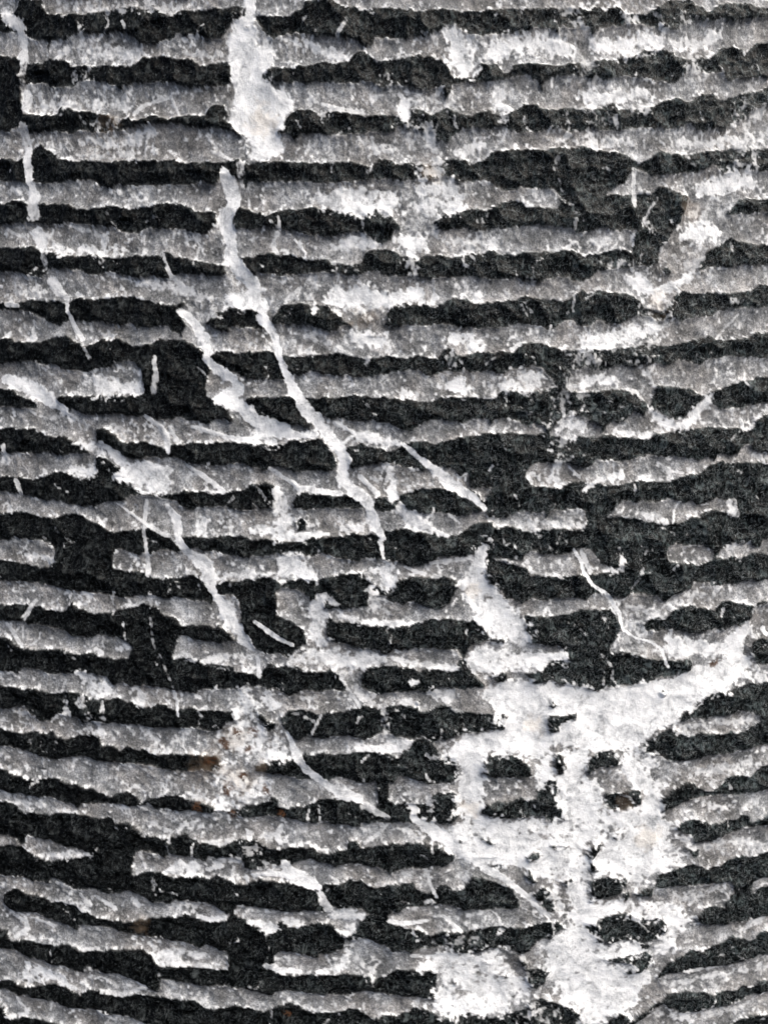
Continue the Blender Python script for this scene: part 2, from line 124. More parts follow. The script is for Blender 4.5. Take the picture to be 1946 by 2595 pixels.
(19, "E0 -60,70 60,80 100,100 140,150 200,140 280,155 360,150 440,145 520,165 600,175 660,170 690,200 760,205 800,210 830,260 850,280 920,280 980,300 1060,285 1110,265 1150,300 1200,330 1300,335 1380,320 1420,310 1480,300 1560,300 E1 60,310 110,340 160,370 220,360 320,350 400,350 440,380 500,390 560,370 610,370 620,300 670,325 700,355 780,345 860,330 960,325 1040,320 1100,330 1160,340 1210,380 1260,400",
 "E0 -60,255 60,290 100,300 110,340 150,320 160,280 220,300 290,300 350,330 420,360 500,370 560,410 780,440 800,400 840,380 900,380 950,390 990,420 1010,390 1080,400 1150,410 1200,430 1230,440 1260,410 1320,430 1400,410 1460,440 E1 0,480 100,490 150,460 210,460 270,460 320,440 400,420 460,440 530,450 540,475 600,450 680,455 760,470 840,480 870,515 920,500 980,480 1060,480 1140,470 1220,460 1270,430"),
(19, "E2 1110,230 1150,200 1220,180 1290,210 1360,210 1420,180 1480,190 1500,150 1550,165 1560,200 1600,180 1720,120", "E2 1130,250 1200,300 1230,330 1280,320 1340,320 1400,280 1460,260 1520,230 1580,230 1720,200"),
(20, "E0 -60,330 60,340 120,345 200,390 260,420 300,440 350,425 420,415 470,400 540,405 560,395 780,430 790,520 840,510 900,500 970,505 1020,530 1080,525 1150,530 1180,510 1230,530 1300,525 1360,540 1420,570 1480,570 E1 60,550 110,535 200,550 280,560 340,575 400,600 420,620 450,590 480,570 560,570 620,555 690,550 740,580 800,590 860,575 950,570 1020,570 1040,610 1090,630 1140,620 1160,590 1220,580 1260,610 1330,580 1370,520 1420,530 1480,560 1540,585 1600,620 E2 160,660 170,710",
 "E0 -60,500 40,520 110,530 200,555 260,560 300,565 310,530 350,545 400,580 440,610 500,610 560,600 640,630 720,630 780,610 830,640 900,675 960,680 1010,690 1060,670 1150,680 1220,690 1280,690 1330,730 1360,760 1410,700 1480,700 E1 0,710 60,710 140,720 220,735 320,740 400,735 480,745 500,700 560,720 640,720 700,730 760,765 840,765 900,740 930,745 970,715 1060,715 1140,700 1220,700 1300,720 1400,730 1480,735 E2 0,720 80,715 170,725"),
(20, "E2 1000,520 1060,490 1140,465 1220,455 1300,480 1380,470 1440,420 1500,400 1560,410 1720,350", "E2 980,590 1060,590 1140,580 1220,590 1300,570 1380,560 1430,550 1460,640 1560,640 1570,560 1600,540 1720,510"),
(21, "E0 15,660 50,610 100,600 160,625 230,640 300,670 370,690 440,710 490,740 540,750 620,780 680,790 760,795 860,785 920,770 1020,765 1060,780 1100,760 1160,760 1200,795 1280,800 1350,790 1380,740 1440,770 1500,800 1560,830 1620,860 E1 170,860 200,800 240,785 250,830 320,840 400,815 460,810 520,815 560,850 600,880 650,870 690,830 740,760 800,750 860,780 900,820 960,840 1040,850 1110,880 1180,860 1260,865 1320,860 1400,850 1460,830 E2 60,830 150,835 250,820 330,800 400,790 430,830",
 "E0 20,690 60,720 120,740 200,745 280,775 360,800 420,830 465,855 480,820 560,830 640,835 700,850 750,870 820,880 900,890 960,890 1040,910 1120,930 1200,960 1240,930 1300,960 1360,980 1640,1030 E1 160,1010 220,970 300,980 380,1000 440,1015 460,990 520,985 590,965 600,910 680,910 740,900 800,930 860,960 900,990 960,970 1010,990 1060,960 1130,960 1200,940 1260,970 1340,990 1420,970 E2 60,960 130,980 200,990 250,950 300,900 350,900 430,840"),
(21, "E2 1225,780 1280,710 1340,700 1390,715 1440,630 1570,630 1600,600 1720,590", "E2 1230,800 1300,820 1380,820 1440,800 1500,810 1560,780 1620,770 1720,760"),
(22, "E0 -60,830 40,840 60,900 80,910 140,905 200,920 280,940 340,940 400,930 460,950 500,980 560,975 640,965 720,960 800,955 860,965 900,990 930,1030 960,1060 1040,1060 1140,1070 1220,1075 1300,1095 1370,1090 1400,970 1600,1030 1640,1100 E1 150,1110 220,1115 300,1125 400,1110 460,1115 540,1120 620,1115 700,1115 780,1140 860,1130 900,1090 980,1085 1060,1090 1130,1090 1150,1120",
 "E0 -60,950 60,965 120,980 180,1020 240,1020 300,1050 370,1060 430,1090 500,1110 520,1070 580,1090 640,1110 700,1110 760,1130 830,1160 870,1175 900,1210 940,1220 960,1190 970,1150 1040,1150 1100,1170 1180,1190 1260,1180 1340,1190 1400,1190 1480,1200 1560,1205 E1 60,1205 140,1200 180,1215 240,1210 320,1220 400,1230 500,1240 600,1240 680,1220 740,1215 800,1220 860,1240 940,1250 1020,1250 1080,1265 1140,1265"),
(22, "E2 1000,1140 1030,1080 1080,1030 1130,1010 1200,970 1270,990 1320,950 1380,920 1440,880 1520,900 1560,920 1620,860 1720,840", "E2 1000,1150 1060,1120 1120,1100 1200,1105 1280,1080 1360,1060 1430,1060 1500,1040 1560,1020 1620,1000 1720,990"),
(23, "E0 -60,1160 60,1150 110,1165 160,1185 240,1185 300,1180 360,1190 440,1220 480,1240 540,1215 600,1210 660,1240 720,1260 780,1240 830,1235 900,1240 950,1245 1020,1265 1100,1265 1180,1275 1220,1310 1300,1330 1380,1310 1420,1300 1480,1320 E1 0,1310 60,1330 140,1330 220,1300 260,1275 320,1300 380,1340 440,1345 520,1340 600,1330 680,1330 740,1370 780,1400 820,1360 900,1360 960,1350 1030,1320 1100,1330 1160,1360 1240,1370 1300,1350 1380,1350 E2 0,1370 60,1370 130,1350 200,1320 240,1270 300,1260 360,1275 410,1300 480,1320 520,1360 560,1420",
 "E0 -60,1200 60,1210 100,1240 180,1240 260,1270 340,1290 420,1310 500,1330 560,1320 620,1360 700,1360 780,1370 860,1400 940,1430 1100,1450 1300,1470 1480,1480 E1 60,1490 300,1500 600,1510 900,1515 1200,1515 E2 0,1500 300,1485 560,1440"),
(23, "E2 700,1400 780,1350 850,1390 920,1330 1000,1270 1060,1230 1140,1215 1240,1220 1320,1230 1400,1215 1480,1210 1520,1185 1560,1200 1600,1150 1720,1150", "E2 700,1440 850,1430 960,1340 1020,1290 1060,1320 1140,1350 1200,1345 1280,1330 1340,1310 1420,1300 1500,1270 1560,1240 1720,1210"),
]
# pale calcite: lines "x,y,halfwidth"; (whiteness, vein number or 0, points)
VLINES = [
(.75,8,"E1 1220,320,40 1380,430,26 1500,520,24 E2 20,510,24 120,580,20 220,660,16 340,770,12"),
# dusty scuffs
(.36,0,"A2 1150,150,50 1220,300,60 1240,450,60"), (.40,0,"A2 1540,640,70 1560,820,80 1500,1000,90"), (.42,0,"A2 1360,1180,80 B2 1260,220,80 1160,400,60"), (.36,0,"B2 1010,620,80 900,900,80"), (.38,0,"A1 860,540,60 1000,740,70 1130,1000,70"), (.38,0,"B1 1010,120,60 1000,420,50"), (.33,0,"A2 450,60,60 560,400,60 640,700,70"), (.32,0,"B2 560,900,90 480,1200,80"), (.34,0,"C2 430,60,60 420,420,50"), (.32,0,"A0 470,20,30 520,480,34"), (.3,0,"E2 150,1150,120 300,1320,100"), (.36,0,"D2 60,700,90 200,760,80"), (.34,0,"D1 1200,930,80 1500,880,60"), (.3,0,"E1 1150,980,90 1500,960,80"),
# broad vein at the top and its tail
(.9,1,"A0 1500,-20,45 1505,50,35 1490,105,30"),
(.85,1,"A0 1350,1035,30 1375,1110,50 1400,1180,50"), (.95,1,"B0 1410,40,40 1345,120,60 1370,200,45 1390,280,42 1380,350,42 1410,400,45 1450,450,40 1520,520,40"),
(.5,1,"A0 1445,985,30 1440,1050,25"),
# main diagonal
(1,2,"B1 100,720,38 150,790,32 190,880,28 220,980,24 250,1070,24 290,1150,36 340,1232,48 C1 370,90,42 430,150,44 490,240,40 560,310,42 600,390,40 590,480,44 610,540,48 690,600,46 740,650,40 760,720,40 790,800,36 830,860,26"), (.7,2,"C1 815,880,16 835,985,12"),
# left diagonal
(.9,3,"B0 1090,690,26 1150,740,32 1220,840,40 1245,920,34 1240,960,24 1300,1030,32 1400,1090,38 1440,1150,38 C0 1340,20,55 1430,60,42 1480,110,40 1560,170,50 C1 20,110,50 100,180,60 200,220,60 300,245,32 430,240,15"),
(.8,0,"C0 1150,190,10 1240,215,14 1330,245,14 1430,272,16 C1 0,265,18 60,270,20"),
(.85,0,"C1 500,160,12 560,175,16 620,210,14 680,250,26 780,260,44 860,275,36 935,290,14"), (.8,0,"C1 590,300,10 615,270,10 645,250,12"),
(.85,4,"C1 960,300,16 1060,390,20 1160,470,34 1250,540,42 1350,600,30 1445,685,16"),
(.9,0,"C1 870,440,32 880,530,38 890,610,30"), (.75,0,"C1 690,490,14 740,540,16 800,595,18"), (.8,0,"C1 340,560,15 450,580,17 580,592,14"), (.75,0,"C1 155,445,12 220,490,14 290,530,14 330,570,14"),
(.75,0,"C1 190,570,30 210,680,40 230,780,66 210,840,70"), (.85,0,"C1 40,825,20 160,822,32 260,855,26 400,842,20 500,838,12"), (.7,0,"C1 590,800,40 690,790,25"),
(.85,0,"C1 950,700,25 1010,760,45 1080,775,42 1150,820,20 1215,852,10"), (.7,0,"C1 920,700,18 1010,710,18"), (.6,0,"C1 1120,1010,12 1240,995,14 1380,985,14"),
(.6,0,"C1 950,1030,10 1050,1070,14 1160,1095,14"), (.65,0,"C1 0,1060,22 80,1070,22 170,1075,20"),
# far-left vertical vein
(.7,10,"A0 45,110,34 120,160,42 135,250,38 140,340,34"), (.45,10,"A0 140,380,22 140,490,24"), (.75,10,"A0 155,570,32 150,640,24"), (.55,10,"A0 140,770,34 160,880,30"), (.75,10,"A0 165,900,28 172,1080,24 205,1180,36"),
(.55,10,"B0 195,0,42 200,110,42"), (.8,10,"B0 220,200,44 250,290,40"), (.5,10,"B0 265,330,26 265,420,24"), (.7,10,"B0 300,500,34 350,560,30 400,600,14 410,680,12 440,760,18 490,850,16"), (.45,10,"B0 495,880,12 540,960,12"),
(.6,0,"A0 460,30,18 475,110,16 490,200,20 505,330,22"), (.4,0,"A0 520,400,26 525,470,26"), (.4,0,"A0 445,400,18 445,490,16"), (.8,0,"B0 620,240,30 622,330,30"), (.6,0,"B0 615,350,22 610,385,18"), (.55,0,"B0 980,340,10 1000,410,12 1030,470,14 1100,540,20"),
(.45,0,"B0 235,990,6 235,1160,6"), (.4,0,"B0 130,750,6 150,800,6"), (.4,0,"B0 195,740,6 197,820,6"),
# stub of vein at the left edge
(.95,11,"B0 25,1090,30 120,1120,44 200,1160,46 290,1205,44 C0 330,55,34 400,100,16"), (.5,0,"C0 180,100,8 270,145,12 350,130,10"), (.55,0,"C0 400,110,8 460,150,8 470,200,8"),
(.75,0,"C0 470,285,24 545,310,32 575,340,24"), (.65,9,"C0 600,290,20 680,350,36 740,410,36"),
(.8,0,"C0 420,450,22 500,460,34 560,450,28"),
(.6,9,"C0 875,640,16 860,760,14 868,860,9 880,960,14 888,1080,22"), (.45,9,"D0 905,0,12 905,90,12"), (.3,0,"D0 905,130,10 915,290,10 930,340,8"), (.3,0,"D0 935,340,6 1010,500,8 1040,570,8"), (.75,0,"D0 1045,600,10 1062,690,9 1075,740,7"), (.6,0,"D0 1090,820,7 1100,940,7 1120,970,7"),
(.8,9,"C0 1000,670,22 1060,770,30 1070,870,30 1110,930,26 1180,990,50 1250,1070,66 1265,1160,40 D0 1290,10,26 1345,90,50 1385,180,56 1440,250,40 1500,330,30"), (.75,9,"D0 1545,400,14 1556,510,14"),
(.75,0,"C0 1230,760,30 1215,830,30"), (.7,0,"C0 880,135,12 960,190,16 1000,260,22 1010,340,16"), (.6,0,"C0 1010,190,9 1070,290,12"), (.7,0,"C0 1120,420,8 1220,490,16 1340,580,16"), (.6,0,"C0 700,655,7 860,770,10 960,830,13 1010,850,13"), (.6,0,"C0 1180,760,10 1190,840,20"), (.6,0,"C0 1380,760,10 1385,840,12"), (.8,0,"C0 1510,820,25 1560,800,22 1659,830,30"),
(.75,0,"C0 150,960,24 330,990,20 310,1010,20"), (.6,0,"C0 20,640,30 50,690,24"), (.55,0,"C0 20,310,20 45,400,12"), (.5,0,"C0 100,510,14 125,590,14"),
(.6,0,"C0 1120,1060,18 1180,1080,18"), (.75,0,"C0 1350,1090,20 1450,1080,22 1620,1075,18"),
(.55,0,"D0 255,5,12 190,80,14 140,160,16"), (.6,0,"D0 40,190,14 100,290,14 130,330,12"), (.5,0,"D0 130,200,7 130,290,7"),
(.85,0,"D0 460,495,14 520,540,40 580,590,56 650,590,30"), (.75,0,"D0 820,590,18 860,650,40"), (.9,0,"D0 590,800,24 615,860,24"), (.6,0,"D0 550,830,30 600,850,20"), (.5,0,"D0 620,660,12 630,760,14"), (.5,0,"D0 240,540,10 230,570,10"), (.55,0,"D0 390,530,10 370,600,10"), (.7,0,"D0 700,350,26 770,340,20"), (.65,0,"D0 570,350,18 610,370,14"), (.8,0,"D0 1180,635,12 1195,640,12"),
(.6,0,"D0 480,660,28 500,670,28"), (.55,0,"D0 540,730,24 560,740,24"), (.55,0,"D0 390,640,20 400,740,20"), (.5,0,"D0 100,730,30 180,750,30"), (.6,0,"D0 1100,420,0 1390,400,30 1440,420,30"),
(.8,0,"D0 1570,640,14 1620,660,40 1659,680,40"),
# right-hand column, middle
(.55,0,"D1 770,0,44 800,80,40 830,130,26"), (.85,0,"D1 445,30,30 440,130,50 430,250,44 460,310,50"), (.6,0,"D1 470,20,16 520,50,20 560,80,18"), (.75,0,"D1 60,180,12 180,260,14 290,320,12"),
(.8,0,"D1 310,410,40 420,390,36 560,400,64 700,415,48 810,400,36"), (.5,0,"D1 580,500,36 660,520,60 690,600,36 760,650,26"), (.65,0,"D1 575,520,9 640,620,9 690,690,9"), (.55,0,"D1 820,650,26 840,760,22 850,860,24 890,920,36"),
(.8,0,"D1 670,940,12 800,940,18 920,945,40 1000,910,22"), (.75,0,"D1 890,400,14 960,430,22 1080,440,22 1270,465,20"), (.85,0,"D1 590,150,24 720,185,22 980,190,18"), (.9,0,"D1 1010,545,17 1030,545,17"), (.7,0,"D1 1150,600,36 1240,640,36"), (.7,0,"D1 950,660,20 1030,670,20"), (.6,0,"D1 350,640,26 450,650,20"), (.5,0,"D1 400,860,8 460,740,8"), (.35,0,"D1 250,720,10 340,740,10 440,790,10"),
(.85,8,"D1 255,850,12 300,955,26 340,1030,22 420,1110,24 500,1170,28 600,1220,38 E1 690,70,26"), (.5,8,"E1 710,95,26 780,130,24 860,170,16"), (.9,8,"E1 1000,170,18 1060,215,24 1130,250,38 1230,320,54"), (.6,0,"E1 1000,90,24 1010,160,28"), (.65,0,"E1 1110,80,20 1120,130,20"),
(.6,0,"E1 860,215,9 790,290,12 720,330,12"), (.5,0,"E1 980,240,9 1030,300,9"), (.8,0,"E1 220,230,14 190,290,20 210,330,14"), (.7,0,"E1 20,270,18 30,300,14"),
(.75,12,"E1 50,520,12 130,510,14 220,515,16"), (.9,12,"E1 240,440,22 270,510,40 360,550,38 440,595,28"), (.6,12,"E1 455,630,24 500,730,26"), (.75,0,"E1 520,770,26 610,760,44 690,770,22"), (.65,0,"E1 600,850,30 640,830,24"),
(.85,0,"E1 30,800,14 150,850,24 200,840,14"), (.75,0,"E1 240,800,22 340,810,24"), (.9,0,"E1 440,1105,14 560,1085,34 600,1040,36 620,990,28"), (.8,0,"E1 130,1060,18 200,1090,16 330,1105,14"), (.6,0,"E1 640,930,30 740,920,24"), (.55,0,"E1 640,1020,50 780,1100,50"), (.7,0,"E1 870,795,14 940,815,14 1090,800,10"), (.7,0,"E1 1190,770,8 1300,860,11"), (.65,0,"E1 1330,825,22 1340,780,22 1410,745,14"), (.6,0,"E1 1390,840,20 1340,830,20"), (.6,0,"E1 1100,510,8 1120,590,9 1150,650,9"), (.6,0,"E1 960,510,20 1010,540,18"), (.6,0,"E1 1270,560,40 1340,530,30"), (.7,0,"E1 1100,680,20 1130,685,14"),
(.55,0,"E1 1010,1010,14 1140,1020,14"),
# right edge scratches and bruises
(.9,0,"C2 950,85,22 1020,170,30 1100,190,32 1170,170,32 1220,130,36 1290,40,26 1310,0,16"), (.5,0,"C2 880,10,10 950,80,12"), (.85,0,"C2 560,572,14 625,522,14 720,495,30 775,480,26"), (.6,0,"C2 460,430,7 530,500,9"), (.6,0,"C2 1050,450,7 1150,470,9"), (.75,0,"C2 1090,770,7 1100,700,8 1130,640,8"), (.7,0,"C2 900,710,16 970,735,22 1050,765,18"), (.8,0,"C2 395,420,30 390,520,30"), (.75,0,"C2 215,490,10 240,530,12"),
(.92,0,"C2 490,930,9 540,1000,11 560,1080,11 600,1140,11 680,1190,11 D2 720,50,11 770,130,14 790,230,9 870,280,6 960,305,6 1030,350,9 1045,430,9 1070,460,7"), (.7,0,"C2 540,940,12 570,1000,16 590,1060,14"), (.6,0,"C2 770,940,16 785,1060,18"), (.35,0,"C2 400,150,22 405,280,20 400,390,20"), (.35,0,"C2 450,260,20 450,360,20"), (.45,0,"C2 290,850,26 285,900,30"), (.4,0,"C2 910,1030,8 850,1170,8"), (.6,0,"C2 480,180,40 600,220,20"), (.85,0,"C2 400,200,30 460,180,40 540,190,26"), (.75,0,"C2 740,215,14 830,240,16 950,240,22"), (.8,0,"C2 1500,150,14 1510,195,14"), (.7,0,"C2 210,1000,14 250,1070,20"), (.6,0,"C2 1420,920,20 1500,910,26"), (.7,0,"C2 1430,640,20 1460,710,16"), (.55,0,"C2 130,750,14 240,790,24 370,780,24 540,790,20"), (.5,0,"C2 1560,360,20 1659,380,14"), (.35,0,"C2 1380,320,8 1460,240,8"),
(.45,0,"B2 490,590,7 490,680,8"), (.6,0,"B2 1490,700,7 1350,845,9"), (.5,0,"B2 1500,760,8 1495,820,8"), (.5,0,"B2 1000,0,10 900,150,9"), (.5,0,"B2 940,160,26 960,200,24"), (.35,0,"B2 1300,290,10 1220,420,10"), (.35,0,"B2 1240,320,12 1150,420,12"), (.35,0,"B2 1050,310,30 1140,380,40"), (.4,0,"B2 640,380,20 730,400,24 820,390,20"), (.4,0,"B2 500,90,10 495,190,10"),
(.9,0,"B2 830,490,30 900,520,52 1000,580,50 1080,530,40 1200,470,20"), (.45,0,"B2 940,600,40 1000,650,60"), (.85,0,"B2 560,880,40 650,860,50 750,850,46 850,830,42 980,780,36"), (.35,0,"B2 540,960,40 640,960,40"), (.3,0,"B2 760,920,40 850,880,30"), (.85,0,"B2 520,1140,26 620,1090,34 700,1090,30"), (.55,0,"B2 985,1000,8 950,1060,10 970,1110,8"), (.75,0,"B2 80,1120,36 200,1080,44 320,1080,24 220,1150,44"), (.9,0,"B2 1160,230,40 1250,210,60 1340,200,50"), (.6,0,"B2 600,270,28 680,260,30 800,250,24"), (.55,0,"B2 20,240,30 130,300,24"), (.45,0,"B2 1220,60,40 1330,60,40 1400,90,20"), (.35,0,"B2 380,430,24 370,480,20"), (.4,0,"B2 1440,620,18 1500,620,14"), (.55,0,"B2 820,1150,14 880,1170,12"), (.5,0,"B2 1270,1170,20 1310,1210,24"),
(.9,0,"A2 0,300,46 130,270,60 260,250,46 380,270,60 480,270,36"), (.85,0,"A2 640,260,50 760,280,54 900,250,56 1030,230,46"), (.7,0,"A2 1100,230,46 1250,250,40 1350,200,30"), (.9,0,"A2 30,580,38 60,640,36 110,650,20"), (.85,0,"A2 560,560,40 650,600,44 760,570,46 850,560,36 940,540,26"), (.6,0,"A2 430,810,36 500,840,36 700,830,40 850,850,30"), (.65,0,"A2 1120,850,40 1300,850,28 1480,830,36 1659,810,44"), (.85,0,"A2 1250,1140,46 1400,1110,60 1540,1080,56"), (.6,0,"A2 858,1010,14 858,1232,14"), (.45,0,"A2 1460,960,60 1520,990,40"), (.55,0,"A2 1550,690,30 1659,660,40"), (.6,0,"A2 800,100,24 880,105,26"), (.55,0,"A2 500,70,30 540,140,24"), (.5,0,"A2 870,660,40 930,670,26"), (.45,0,"A2 460,690,30 480,760,30"), (.5,0,"A2 740,700,14 750,760,14"), (.5,0,"A2 1200,430,50 1300,440,30"), (.4,0,"A2 1230,110,14 1290,130,20"), (.3,0,"A2 390,960,16 370,1020,14"),
(.8,0,"A1 220,215,15 400,265,30 520,310,38 600,335,28"), (.4,0,"A1 620,100,10 560,210,14"), (.85,0,"A1 930,560,24 960,620,36 960,720,30"), (.9,0,"A1 1240,200,40 1290,290,80 1330,390,70"), (.7,0,"A1 1500,270,46 1659,260,40"), (.45,0,"A1 980,740,70 1080,800,50"), (.6,0,"A1 1110,800,30 1160,960,36"), (.75,0,"A1 1280,920,34 1420,860,40"), (.6,0,"A1 730,870,44 900,900,50"), (.6,0,"A1 730,1000,30 740,1030,24"), (.7,0,"A1 1060,1030,26 1180,1020,30"), (.8,0,"A1 1050,1130,40 1230,1120,60 1220,1180,60"), (.8,0,"A1 450,1200,36 700,1150,46 900,1200,50"), (.6,0,"A1 780,580,36 800,600,30"), (.55,0,"A1 1150,560,50 1170,620,36"), (.7,0,"A1 1520,600,44 1600,560,40"), (.6,0,"A1 1540,720,28 1570,700,24"), (.6,0,"A1 400,590,0 560,650,16 740,670,14"),
(.9,0,"B1 480,30,36 700,50,50 900,30,56"), (.85,0,"B1 1060,40,46 1150,40,48 1280,30,50"), (.45,0,"B1 960,110,60 1090,110,60"), (.8,0,"B1 540,300,36 640,260,40 770,270,30"), (.9,0,"B1 940,250,46 1040,280,60"), (.6,0,"B1 1130,230,28 1300,270,40 1520,280,40"), (.7,0,"B1 300,250,8 365,335,9"), (.6,0,"B1 190,210,12 160,280,14 195,335,14"), (.45,0,"B1 1350,340,8 1385,380,9"), (.35,0,"B1 550,410,40 640,390,40"), (.45,0,"B1 980,370,34 1000,430,36"), (.35,0,"B1 1380,90,18 1430,180,18"), (.5,0,"B1 205,120,9 210,190,10"),
(.95,0,"B1 540,600,46 700,590,76 850,620,40 1040,580,46"), (.75,0,"B1 1120,600,30 1140,620,24"), (.75,0,"B1 1390,590,36 1400,610,30"), (.55,0,"B1 250,610,14 330,540,14"), (.65,0,"B1 380,590,26 420,600,28 415,690,16"), (.6,0,"B1 370,500,24 420,490,24"), (.85,0,"B1 640,830,44 760,850,50 830,850,44"), (.6,0,"B1 510,870,30 560,900,30"), (.85,0,"B1 1250,850,46 1330,860,56 1420,870,40"), (.4,0,"B1 1240,980,36 1290,990,30"), (.8,0,"B1 1180,1130,24 1290,1120,54"), (.7,0,"B1 960,1170,30 1020,1180,26"), (.6,0,"B1 740,960,16 745,1000,18"), (.65,0,"B1 330,910,24 400,930,18"), (.5,0,"B1 380,830,36 480,830,24"), (.6,0,"B1 1600,1080,40 1659,1090,40"), (.4,0,"B1 1450,1000,8 1500,960,8"),
(.6,0,"A0 330,310,30 450,290,40 620,310,40 830,320,36"), (.65,0,"A0 230,610,36 350,620,36 560,620,36 730,620,36"), (.6,0,"A0 800,670,16 850,620,12 1020,570,10 1070,680,10"), (.6,0,"A0 480,850,40 700,850,50 900,800,36"), (.6,0,"A0 560,920,40 800,920,30"), (.4,0,"A0 580,740,24 680,730,40"), (.6,0,"A0 1260,900,9 1330,920,12 1400,960,9"), (.5,0,"A0 740,130,10 760,170,12"), (.6,0,"A0 0,1130,30 110,1150,30"), (.55,0,"A0 1120,320,24 1340,320,26"), (.45,0,"A0 350,30,40 1000,40,24"),
(.7,0,"B0 340,310,34 480,310,30 600,320,26"), (.75,0,"B0 690,300,30 740,310,34"), (.6,0,"B0 1160,230,6 1195,280,8 1180,330,8"), (.75,0,"B0 570,1100,36 700,1150,50 820,1140,40 590,1160,40"), (.6,0,"B0 40,570,30 250,570,30"), (.65,0,"B0 830,510,16 950,530,24 1050,550,24 1180,590,28 1260,600,26"), (.6,0,"B0 40,640,18 110,650,14"), (.5,0,"B0 930,960,10 940,1060,16 930,1160,20"), (.4,0,"B0 1150,690,50 1250,710,60"), (.5,0,"B0 1640,260,14 1650,320,14"), (.6,0,"B0 700,1010,20 740,1030,16"), (.6,0,"B0 800,1030,24 830,1050,20"), (.5,0,"B0 450,170,12 560,210,20 630,240,20"), (.5,0,"B0 40,190,10 140,240,12"),
(.5,0,"E0 770,110,6 800,210,8"), (.6,0,"E0 890,230,12 920,205,12 955,240,12"), (.55,0,"E0 840,390,12 870,480,10"), (.9,0,"E0 1000,500,14 1090,470,34 1160,470,36 1130,510,26"), (.7,0,"E0 1240,490,14 1330,470,14"), (.6,0,"E0 1290,440,20 1400,440,40"), (.55,0,"E0 1390,500,10 1400,550,10"), (.6,0,"E0 30,30,20 120,80,24 260,100,20"), (.6,0,"E0 250,400,30 400,400,24 530,390,14"), (.55,0,"E0 60,300,24 10,300,20"), (.7,0,"E0 570,650,14 680,730,14"), (.65,0,"E0 790,660,16 820,710,20"), (.6,0,"E0 480,640,14 520,700,14"), (.75,0,"E0 80,760,12 150,800,14 160,850,14 90,890,14"), (.6,0,"E0 180,780,10 320,830,12"), (.85,0,"E0 950,1020,24 1050,1010,36 1080,990,20"), (.7,0,"E0 1150,1000,40 1220,1010,30"), (.6,0,"E0 960,1050,16 1150,1055,16 1250,1070,14"), (.9,0,"E0 160,1050,14 150,1140,22 240,1090,20"), (.9,0,"E0 280,1130,34 360,1160,34 440,1200,16"), (.6,0,"E0 620,1220,16 720,1240,16 870,1200,14"), (.6,0,"E0 100,1260,14 130,1310,14 160,1350,14 40,1370,10"), (.75,0,"E0 1190,770,14 1260,790,14 1350,770,14"), (.6,0,"E0 1090,700,24 1190,710,24"), (.85,0,"E0 1520,800,14 1620,830,24"), (.7,0,"E0 1600,1060,18 1650,1080,18"), (.5,0,"E0 1200,1250,40 1260,1310,20"), (.55,0,"E0 600,1350,20 700,1400,20"), (.5,0,"E0 1420,870,20 1410,920,24"), (.6,0,"E0 0,600,24 20,580,20"), (.6,0,"E0 1210,320,0 1330,325,16 1390,310,12"), (.4,0,"E0 1500,360,40 1600,440,40"), (.5,0,"E0 1150,210,14 1150,240,12"), (.6,0,"E0 1480,280,20 1500,260,14"), (.7,0,"E0 1590,280,24 1650,280,20"), (.5,0,"E0 490,970,14 590,960,10"), (.35,0,"E0 910,560,8 930,640,8"),
(.6,0,"E2 1280,90,20 1400,120,30 1600,90,40"), (.6,0,"E2 1300,350,36 1450,320,30 1590,340,44"), (.55,0,"E2 1150,660,40 1320,620,40"), (.65,0,"E2 1520,840,30 1620,790,24"), (.65,0,"E2 1120,1180,30 1240,1150,20 1500,1110,40 1620,1070,30"), (.5,0,"E2 1200,1380,40 1400,1340,30 1560,1290,24"), (.6,0,"E2 1160,1100,10 1280,1080,10 1380,1070,10"), (.55,0,"E2 100,1290,50 250,1310,40"), (.5,0,"E2 960,1360,30 1020,1360,30"), (.75,0,"E2 1100,1370,26 1200,1400,24"), (.6,0,"E2 1120,280,20 1180,320,28"), (.55,0,"E2 300,1000,30 280,1030,30"), (.5,0,"E2 400,250,50 400,300,40"), (.6,0,"E2 380,620,40 420,720,40"), (.6,0,"E2 200,640,14 330,760,16"),
(.55,0,"D2 1600,120,30 1659,100,40"), (.75,0,"D2 1500,500,40 1659,520,20"), (.5,0,"D2 1120,830,26 1270,800,30"), (.5,0,"D2 1340,790,26 1540,770,30"), (.65,0,"D2 1220,1090,30 1400,1080,40 1560,1030,30"), (.4,0,"D2 440,350,24 430,420,20"), (.6,0,"D2 900,110,30 1000,140,24 820,100,20"), (.6,0,"D2 870,200,20 820,220,16"), (.45,0,"D2 820,320,40 940,370,24"), (.4,0,"D2 670,480,10 670,560,10"), (.85,0,"D2 1640,220,16 1655,250,16"), (.5,0,"D2 1200,30,30 1340,30,24"),
]
